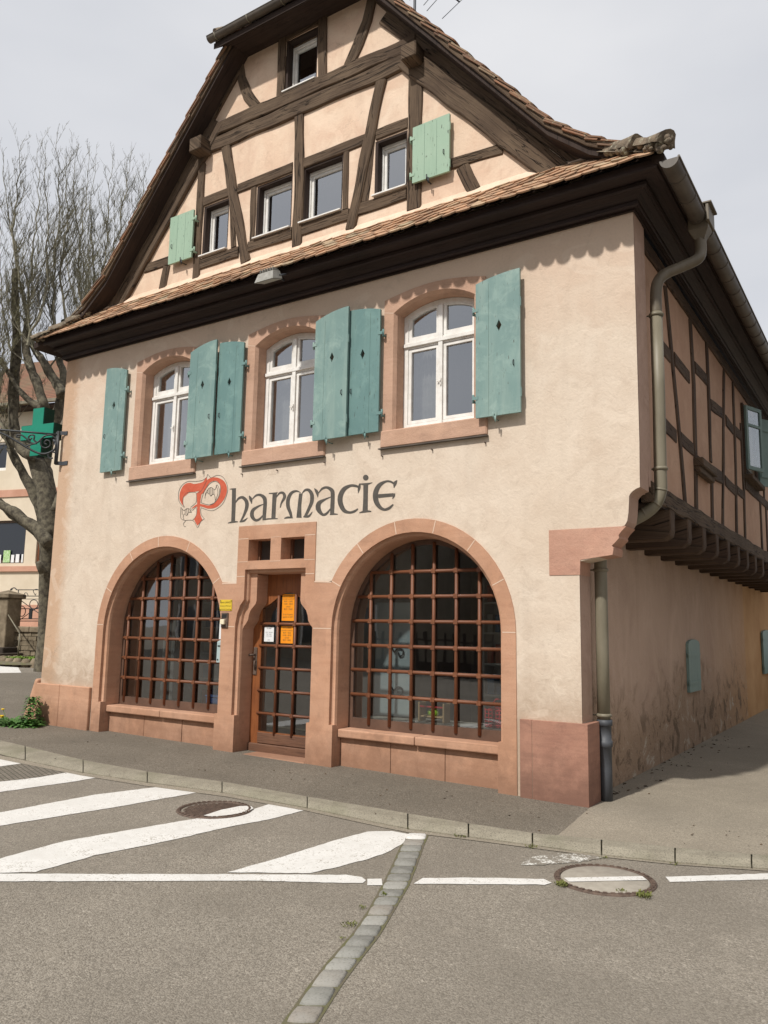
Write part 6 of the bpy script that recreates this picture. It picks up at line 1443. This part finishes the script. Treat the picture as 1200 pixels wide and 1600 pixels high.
# ------------------------------------------------------------------ bare trees
def grow(mb, bud, p, d, L, r, depth, rng, up=.25, spread=.45, twig=.005, budp=.5):
    N = 3 if depth > 1 else 2; pts = [p]; rs = [r]; q = p.copy(); dd = d.normalized()
    for i in range(N):
        dd = (dd+Vector((rng.gauss(0, .10), rng.gauss(0, .10), rng.gauss(0, .06)+up*.14))).normalized(); q = q+dd*(L/N); pts.append(q.copy()); rs.append(max(twig, r*(1-.34*(i+1)/N)))
    mb.tube(pts, rs, 7 if depth > 4 else (5 if depth > 2 else 3), caps=False)
    if depth == 0:
        for _ in range(2):
            if rng.random() < budp:
                b = pts[rng.randint(1, N)]+Vector((rng.gauss(0, .01), rng.gauss(0, .01), rng.gauss(0, .02))); s_ = rng.uniform(.012, .028)
                bud.add([b+Vector((s_, 0, 0)), b+Vector((0, s_, s_)), b+Vector((-s_, 0, 0)), b+Vector((0, -s_, -s_))], [(0, 1, 2), (0, 2, 3), (1, 3, 0)])
        return
    k = 2 if rng.random() < .55 else 3
    for i in range(k):
        a = rng.uniform(0, 6.28); sp = spread*rng.uniform(.45, 1.25)*(.55 if i == 0 else 1); o1 = dd.orthogonal().normalized(); o2 = dd.cross(o1)
        nd = (dd+(o1*math.cos(a)+o2*math.sin(a))*sp+Vector((0, 0, up))).normalized()
        grow(mb, bud, q, nd, L*rng.uniform(.68, .92)*(1 if i == 0 else .85), rs[-1]*(.82 if i == 0 else .62), depth-1, rng, up, spread, twig, budp)
    if depth >= 2:                                # side shoots
        for j in range(2):
            b = pts[1+j % (N-1)] if N > 1 else q; a = rng.uniform(0, 6.28); nd = Vector((math.cos(a)*.8, math.sin(a)*.8, rng.uniform(.3, 1.2))); grow(mb, bud, b, nd, L*.5, max(twig, r*.3), max(0, depth-2), rng, up, spread, twig, budp)
def TP(x, y, dist):                              # point on the photo ray at a forward distance
    v = ray(x, y); return CAM+v*dist
# main pollarded tree beside the house: trunk and big limbs follow the photograph
TR = empty('bare_tree', GP(70, 1046), 0, label='large bare tree with thick twisted mossy limbs right behind the left corner', cat='tree')
base = Vector(TR.location); DT = (base-CAM).dot(_fw)
def T(x, y, dd=0): return TP(x, y, DT+dd)-base
w = MB(); w.tube([Vector((0, 0, -.3)), T(74, 1000), T(73, 960), T(72, 915), T(76, 860), T(74, 838)], [.30, .25, .21, .19, .23, .24], 12, caps=False)
w.tube([T(67, 895, -.3), T(63, 885, -.35), T(60, 878, -.4)], [.10, .10, .08], 8); TK = w.build('trunk', M['bark'], TR)
limbs = [ # (points, radii, side)
 ([(76, 850), (60, 828), (38, 812), (20, 798), (0, 788), (-30, 770)], [.17, .16, .14, .13, .12, .10], -.3),
 ([(73, 842), (50, 825), (20, 805), (-5, 780), (-40, 740)], [.16, .13, .12, .10, .08], .4),
 ([(77, 840), (75, 800), (68, 760), (58, 725), (45, 700), (22, 690), (5, 672)], [.26, .24, .22, .20, .19, .17, .13], 0),
 ([(74, 838), (60, 790), (44, 755), (28, 725), (15, 700)], [.17, .15, .13, .12, .11], .5),
 ([(80, 832), (80, 790), (74, 745), (70, 720), (78, 680), (92, 640), (98, 615)], [.22, .20, .19, .17, .17, .16, .15], .3),
 ([(98, 618), (90, 600), (76, 580), (62, 558), (50, 538), (40, 515)], [.15, .13, .12, .10, .09, .08], .2),
 ([(96, 610), (100, 585), (92, 560), (105, 530), (100, 500)], [.11, .10, .09, .08, .07], .4),
 ([(70, 640), (58, 600), (48, 575), (40, 540), (42, 500)], [.14, .12, .11, .10, .08], 0),
 ([(52, 712), (34, 702), (24, 680), (21, 645), (22, 600), (26, 540), (24, 480), (24, 420)], [.15, .15, .15, .14, .14, .13, .11, .09], .1),
 ([(75, 660), (66, 640), (42, 622), (20, 595), (0, 560)], [.10, .09, .08, .07, .06], -.2),
 ([(84, 800), (92, 775), (98, 770)], [.10, .08, .07], -.2)]
w = MB(); bud = MB(); rng = random.Random(11)
for pts, rs, dd in limbs:
    P = [T(x, y, dd+.15*i) for i, (x, y) in enumerate(pts)]; cc = catmull([(p.x, p.y, p.z, r) for p, r in zip(P, rs)], n=3)
    w.tube([Vector(c[:3])+Vector((noise.noise(Vector(c[:3])*3), 0, noise.noise(Vector(c[:3])*3+Vector((9, 0, 0)))))*.05 for c in cc], [c[3]*rng.uniform(.9, 1.12) for c in cc], 9)
LM = w.build('limb', M['bark'], TR)
def twig(mb, bud, p, d, L, r, lev, rng):
    pts = [p]; q = p.copy(); dd = d.normalized(); n = 4
    for i in range(n):
        dd = (dd+Vector((rng.gauss(0, .09), rng.gauss(0, .09), .10+rng.gauss(0, .05)))).normalized(); q = q+dd*L/n; pts.append(q.copy())
    mb.tube(pts, [max(.0028, r*(1-.75*i/n)) for i in range(n+1)], 3 if r < .02 else 5, caps=False)
    if lev:
        for k in range(int(L/.16)+2):
            i = rng.randint(1, n); a = rng.uniform(0, 6.28); b = pts[i]
            twig(mb, bud, b, Vector((math.cos(a)*.75, math.sin(a)*.75, rng.uniform(.5, 1.3)))+dd*.6, L*rng.uniform(.22, .5), r*.5, lev-1, rng)
    for k in range(2 if lev else 3):
        b = pts[rng.randint(1, n)]+Vector((rng.gauss(0, .008), rng.gauss(0, .008), 0)); s_ = rng.uniform(.010, .022)
        bud.add([b+Vector((s_, 0, 0)), b+Vector((0, s_, s_)), b+Vector((-s_, 0, 0)), b+Vector((0, -s_, -s_))], [(0, 1, 2), (0, 2, 3), (1, 3, 0)])
def stem(mb, bud, P, r, rng, dens=.21):
    """a long upright branch following given points, with ascending side twigs"""
    C4 = catmull([tuple(p) for p in P], n=8); V4 = [Vector(c) for c in C4]; N = len(V4)
    mb.tube([v+Vector((noise.noise(v*2.1), noise.noise(v*2.1+Vector((7, 0, 0))), 0))*.10 for v in V4], [max(.005, .58*r*(1-.94*(i/(N-1))**.75)) for i in range(N)], 7, caps=False)
    L = sum((V4[i+1]-V4[i]).length for i in range(N-1)); k = int(L/dens)
    for j in range(k):
        t = .06+.94*(j+rng.random())/k; i = min(N-2, int(t*(N-1))); p = V4[i]+Vector((noise.noise(V4[i]*2.1), noise.noise(V4[i]*2.1+Vector((7, 0, 0))), 0))*.10; a = rng.uniform(0, 6.28)
        twig(mb, bud, p, Vector((math.cos(a)*.62, math.sin(a)*.62, rng.uniform(.7, 1.5))), (1.25*(1-t)+.42)*rng.uniform(.6, 1.2), max(.004, r*.22*(1-t)+.004), 2 if t < .8 else 1, rng)
w = MB()
for pts, r, dd in [([(50, 538), (44, 480), (50, 400), (60, 320), (58, 232)], .085, .2), ([(100, 500), (97, 430), (107, 350), (103, 270), (112, 240)], .07, .6), ([(42, 500), (30, 430), (14, 340), (6, 240)], .075, 0), ([(92, 560), (83, 480), (86, 400), (92, 300), (90, 208)], .085, .5),
    ([(40, 540), (68, 470), (74, 380), (72, 290), (68, 218)], .07, -.3), ([(24, 420), (22, 350), (28, 290), (38, 216)], .075, 1.0), ([(0, 560), (-12, 470), (-20, 380), (-16, 260)], .06, 0), ([(22, 560), (4, 480), (0, 390), (-4, 300)], .05, 1.0), ([(5, 672), (-25, 560), (-40, 450), (-50, 330)], .08, 0),
    ([(15, 700), (-20, 640), (-35, 560), (-30, 470)], .06, .5), ([(-30, 770), (-50, 700), (-55, 600)], .06, 0), ([(76, 580), (110, 520), (128, 450), (126, 380)], .05, .8), ([(62, 558), (30, 520), (10, 480), (-8, 430)], .04, -.2), ([(48, 575), (18, 545), (-5, 520)], .045, 0)]:
    stem(w, bud, [T(x, y, dd+.12*i) for i, (x, y) in enumerate(pts)], r, rng)
w.build('crown', M['bark_light'], TR); bud.build('buds', M['bud'], TR)
def bare_tree(px_x, dist, h, n, seed, label, spreadx=.3, rb=.12, fork=.45):
    v = ray(px_x, 975); v = Vector((v.x, v.y, 0)); t = dist/((v).dot(Vector((_fw.x, _fw.y, 0)).normalized())); b = Vector((CAM.x, CAM.y, 0))+v*t; b.z = gz(b.x)
    e = empty('bare_tree', b, 0, label=label, cat='tree'); w = MB(); rng = random.Random(seed); hf = h*fork
    w.tube([(0, 0, -.3), (0, 0, hf*.4), (rng.uniform(-.1, .1), 0, hf*.75), (0, 0, hf)], [rb*1.5, rb*1.2, rb*1.05, rb], 9, caps=False); w.build('trunk', M['bark_light'], e)
    w = MB(); bud = MB()
    for k in range(n):
        a = 2*math.pi*k/n+rng.uniform(-.4, .4); p = Vector((0, 0, hf*rng.uniform(.78, 1.0))); grow(w, bud, p, Vector((math.cos(a)*spreadx, math.sin(a)*spreadx, 1)), (h-hf)*.30, rb*.55, 6, rng, .42, .34, .006, .45)
    w.build('crown', M['bark_light'], e); bud.build('buds', M['bud'], e)
CT = GP(150, 1034); CT.x -= 0; CT.y += 1.0; CT.z = gz(CT.x)
T2 = empty('bare_tree', CT, 0, label='bare tree with fine upright twigs rising directly behind the left eaves of the house', cat='tree'); D2 = (CT-CAM).dot(_fw)
def T_2(x, y, dd=0): return TP(x, y, D2+dd)-CT
w = MB(); w.tube([Vector((0, 0, -.3)), T_2(150, 900), T_2(152, 700), T_2(150, 560)], [.3, .25, .22, .2], 10, caps=False); w.build('trunk', M['bark_light'], T2)
w = MB(); bud = MB()
for pts, r, dd in [([(148, 570), (128, 480), (124, 400), (134, 320), (140, 228)], .085, -.4), ([(150, 560), (150, 480), (146, 400), (140, 330), (152, 240)], .08, .3), ([(150, 560), (158, 470), (165, 380), (172, 300), (178, 238)], .08, 0), ([(148, 560), (140, 480), (126, 380), (114, 300), (122, 225)], .075, .6),
    ([(152, 560), (170, 430), (188, 340), (198, 285), (204, 240)], .07, -.5), ([(152, 560), (172, 450), (205, 350), (222, 300), (230, 262)], .065, .4), ([(150, 560), (110, 440), (98, 340), (100, 240)], .06, .9)]: stem(w, bud, [T_2(x, y, dd+.12*i) for i, (x, y) in enumerate(pts)], r, rng)
w.build('crown', M['bark_light'], T2); bud.build('buds', M['bud'], T2)

# ------------------------------------------------------------------ across the road, behind the viewpoint: what the shop glass mirrors, and one lane house added for shade
M['opp_wall'] = mat('opposite_wall', (.28, .24, .19), .95, simple_noise((.24, .20, .155), (.33, .29, .23), 1, .2)); M['opp_roof'] = mat('opposite_roof', (.12, .07, .05), .9)
def opp_house(x, y, wx, h, label):
    e = empty('street_house', (x, y, 0), label=label, cat='house'); w = MB(); w.box(-wx, wx, -4, 4, -.2, h); w.build('wall', M['opp_wall'], e)
    w = MB(); w.add([(-wx-.3, 4.4, h), (wx+.3, 4.4, h), (wx+.3, 0, h+3.6), (-wx-.3, 0, h+3.6), (wx+.3, -4.4, h), (-wx-.3, -4.4, h)], [(0, 1, 2, 3), (3, 2, 4, 5), (0, 3, 5), (1, 4, 2), (0, 5, 4, 1)]); w.build('roof', M['opp_roof'], e)
    for r_ in range(2):
        for c in range(int(wx*2/2.4)):
            u = -wx+1.2+2.4*c; z = 1.0+2.8*r_; f = MB(); f.box(u-.5, u+.5, 4.0, 4.04, z, z+1.4); o = f.build('window', M['dark_pane'], e); s = MB(); s.box(u-.6, u-.5, 3.99, 4.06, z-.1, z+1.5); s.box(u+.5, u+.6, 3.99, 4.06, z-.1, z+1.5); s.build('window_frame', M['white'], o)
opp_house(-19, -21, 6.5, 5.6, 'long house across the street mirrored in the left shop window')
opp_house(-4.5, -24, 5.5, 6.2, 'taller house across the street mirrored in the right shop window')
opp_house(11, -23, 6, 5.4, 'house across the street behind the viewpoint on the right')
opp_house(9.8, 5.5, 4.2, 6.0, 'added house across the lane on the right, just outside the picture, shading the side wall')  # added out of view to keep skylight off the lane wall and corner
bpy.context.view_layer.update()
w = MB()
for k in range(60): w.box(-14+k*.35, -14+k*.35+.08, -15.05, -15.0, .55, 1.5)
w.box(-14, 7, -15.1, -14.95, 0, .55); w.box(-14, 7, -15.06, -14.99, 1.2, 1.26); o = w.build('garden_fence', M['dark_wood']); tag(o, 'picket fence on a low wall across the street mirrored in the shop windows', 'fence')
